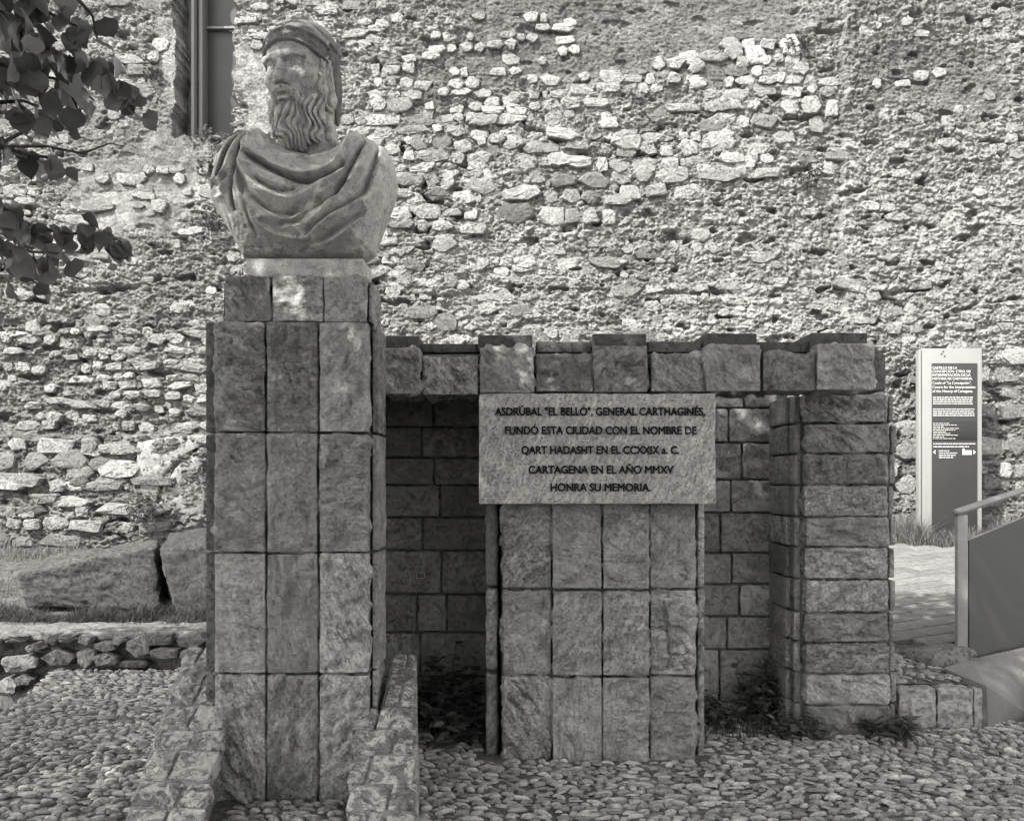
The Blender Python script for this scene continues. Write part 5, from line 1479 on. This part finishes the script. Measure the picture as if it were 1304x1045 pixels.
# crown
rc = np.random.default_rng(5)
LV, LQ = leaf_shape(kind="round")
LVs = LV[[0, 1, 2, 9, 10, 11, 18, 19, 20]]; LVs = np.array([LV[0], LV[1], LV[2], LV[9], LV[10], LV[11], LV[18]])
LT = np.array([[3, 6, 4], [4, 6, 5]]); LQs = np.array([[0, 3, 4, 1], [1, 4, 5, 2]])
CROWN_N = 90000
def crown_density(x, y):
    """denser over the monument, thinner towards its edges"""
    n = fbm(np.stack([x * 1.1, y * 1.1, x * 0], -1), 3, 55)
    return n
pts = []
while len(pts) < CROWN_N:
    m = 20000
    x = rc.uniform(-9.0, 4.4, m); y = rc.uniform(-8.0, 5.6, m); z = np.where(y < -3.5, rc.uniform(1.8, 7.2, m), rc.uniform(4.9, 7.2, m))
    # project along the sun onto the plane z = 0
    t = z / SUN_DIR.z
    gx = x - SUN_DIR.x * t; gy = y - SUN_DIR.y * t
    # shade region on the ground, and rising with the monument
    ell = ((x + 2.2) / 4.3) ** 2 + ((y - .9) / 3.0) ** 2 + ((z - 6.0) / 1.3) ** 2
    ell2 = ((x + 6.2) / 2.7) ** 2 + ((y - 2.6) / 2.7) ** 2 + ((z - 5.9) / 1.1) ** 2
    ell3 = ((x - .2) / 2.3) ** 2 + ((y - 3.7) / 1.7) ** 2 + ((z - 6.3) / .8) ** 2
    ell_bounce_block = ((x + 2.6) / 4.5) ** 2 + ((y + 2.4) / 3.2) ** 2 + ((z - 6.2) / 1.0) ** 2  # added lobe out of view, cuts light bounced up from the ground in front
    ell_sky_block = ((x + 2.0) / 6.5) ** 2 + ((y + 6.0) / 1.7) ** 2 + ((z - 4.4) / 2.6) ** 2  # added low foliage behind the camera, unseen, screens horizon sky from the bust
    k = ((ell_sky_block < 1.0) & (rc.random(m) < .8)) | (ell < 1.0) | (ell2 < 1.0) | (ell3 < 1.0) | ((ell_bounce_block < 1.0) & (rc.random(m) < .6))
    cl = fbm(np.stack([x * 1.0, y * 1.0, z * 1.0], -1), 2, 56)
    k &= cl > -0.30
    # keep the crown out of the picture: above the upper edge of the view
    k &= (z > 1.6 + 0.60 * np.maximum(y, 0) + .35) | (x < -0.60 * y - 1.2)
    for a in np.nonzero(k)[0]: pts.append((x[a], y[a], z[a]))
pts = np.array(pts[:CROWN_N])
nl = len(pts); acc_V = np.zeros((nl, 7, 3))
az = rc.uniform(0, 2 * np.pi, nl); el = rc.uniform(-.9, .1, nl); ro = rc.uniform(-.7, .7, nl); sc = rc.uniform(.07, .115, nl)
dx = np.stack([np.cos(az) * np.cos(el), np.sin(az) * np.cos(el), np.sin(el)], 1)
sy = np.stack([-np.sin(az), np.cos(az), az * 0], 1); uz = np.cross(dx, sy)
s2 = sy * np.cos(ro)[:, None] + uz * np.sin(ro)[:, None]; u2 = np.cross(dx, s2)
for j in range(7):
    acc_V[:, j] = pts + sc[:, None] * (LVs[j, 0] * dx + LVs[j, 1] * s2 + LVs[j, 2] * u2)
i = np.arange(nl)[:, None, None] * 7
me = np_mesh("foliage", acc_V.reshape(-1, 3) - np.array(O), [(i + LT[None]).reshape(-1, 3), (i + LQs[None]).reshape(-1, 4)])
o = link("foliage", me, M_CROWN, tr); o["kind"] = "stuff"
# branches with leaves that reach into the view: (pixel path, distance)
leaf_me = []
for k in range(5):
    V = LV.copy(); V[:, 2] += 0.10 * np.sin(V[:, 0] * 3 + k) + .10 * perlin(V * 2.4 + k * 7, 2); V[:, 1] *= 1 + .05 * k; leaf_me.append(np_mesh("leaf", V, LQ, True))
def leafy(path, Y, n, size_px, seed, spread=10, hang=1.0, dep=.12, tipsize=1.0):
    r = np.random.default_rng(seed); W = [P(x, y, Y + (i - 1) * .05) for i, (x, y) in enumerate(path)]
    part_tube("branch", W, list(np.linspace(.009, .003, len(W))), 6)
    for k in range(n):
        t = (k + r.random() * .8) / n * (len(W) - 1); i = min(int(t), len(W) - 2); p = W[i].lerp(W[i + 1], t - i)
        p = p + Vector((r.normal(0, spread * .6) * Y / F, r.uniform(-dep, dep), r.normal(0, spread * .55) * Y / F))
        s = size_px * Y / F * r.uniform(.72, 1.2)
        side = r.choice([-1, 1])
        d = Vector((r.normal(.25, .4), r.normal(0, .35), -hang * r.uniform(.5, 1.1)))
        m = Matrix.Translation(p - O) @ rot_to(d, roll=r.uniform(-1.0, 1.0) + math.pi / 2 * r.choice([-1, 1]) * r.choice([0.15, 1])) @ Matrix.Scale(s, 4)
        o = link("leaf", leaf_me[int(r.integers(5))], M_LEAF, tr); o.matrix_local = m
leafy([(-30, -20), (20, 30), (60, 60), (110, 85), (150, 110), (164, 122)], 3.0, 54, 27, 1, 13)
leafy([(-20, -40), (30, 0), (70, 20), (108, 38)], 3.15, 30, 28, 2, 14)
leafy([(60, -40), (90, -12), (118, 20), (124, 50)], 3.3, 7, 26, 3, 7)
leafy([(-40, 60), (0, 80), (30, 90), (60, 100)], 2.9, 18, 29, 4, 14)
leafy([(-40, 200), (0, 183), (40, 162), (68, 150), (85, 165)], 3.6, 10, 18, 5, 7, .6)
leafy([(-40, 175), (0, 185), (30, 195), (62, 200), (78, 212)], 3.4, 16, 22, 6, 10)
leafy([(-30, 262), (10, 275), (50, 290), (90, 297), (130, 296), (155, 308)], 3.5, 40, 24, 7, 10)
leafy([(-30, 300), (10, 312), (40, 320), (75, 322)], 3.3, 22, 26, 8, 13)
leafy([(-40, 380), (-10, 345), (20, 340), (48, 362)], 3.5, 12, 20, 9, 9)
leafy([(-30, 250), (0, 262), (20, 275), (24, 300)], 3.2, 9, 30, 10, 12)
leafy([(-50, 390), (-20, 400), (5, 398)], 3.4, 6, 22, 11, 8)
leafy([(-40, 110), (0, 130), (30, 128), (48, 135)], 3.1, 9, 28, 12, 10)
leafy([(-40, 20), (0, 40), (40, 58), (80, 100), (100, 140)], 3.2, 22, 27, 13, 12)
leafy([(-30, 130), (10, 112), (50, 96), (92, 104), (120, 128)], 3.35, 18, 24, 14, 10)
leafy([(-30, 330), (0, 318), (30, 330), (60, 345)], 3.4, 12, 20, 15, 9)
part_tube("branch", [P(-40, 192, 3.5), P(20, 186, 3.5), P(60, 186, 3.5), P(105, 195, 3.5), P(140, 182, 3.55), P(158, 186, 3.6)], [.008, .006, .005, .004, .003, .002], 6)
part_tube("branch", [(-2.2, 3.3, 3.5), P(-60, -60, 3.1), P(-30, -20, 3.0)], [.02, .014, .009], 8)
part_tube("branch", [(-2.2, 3.3, 3.5), P(-120, 120, 3.5), P(-40, 192, 3.5), P(-30, 262, 3.5)], [.02, .014, .009, .009], 8)
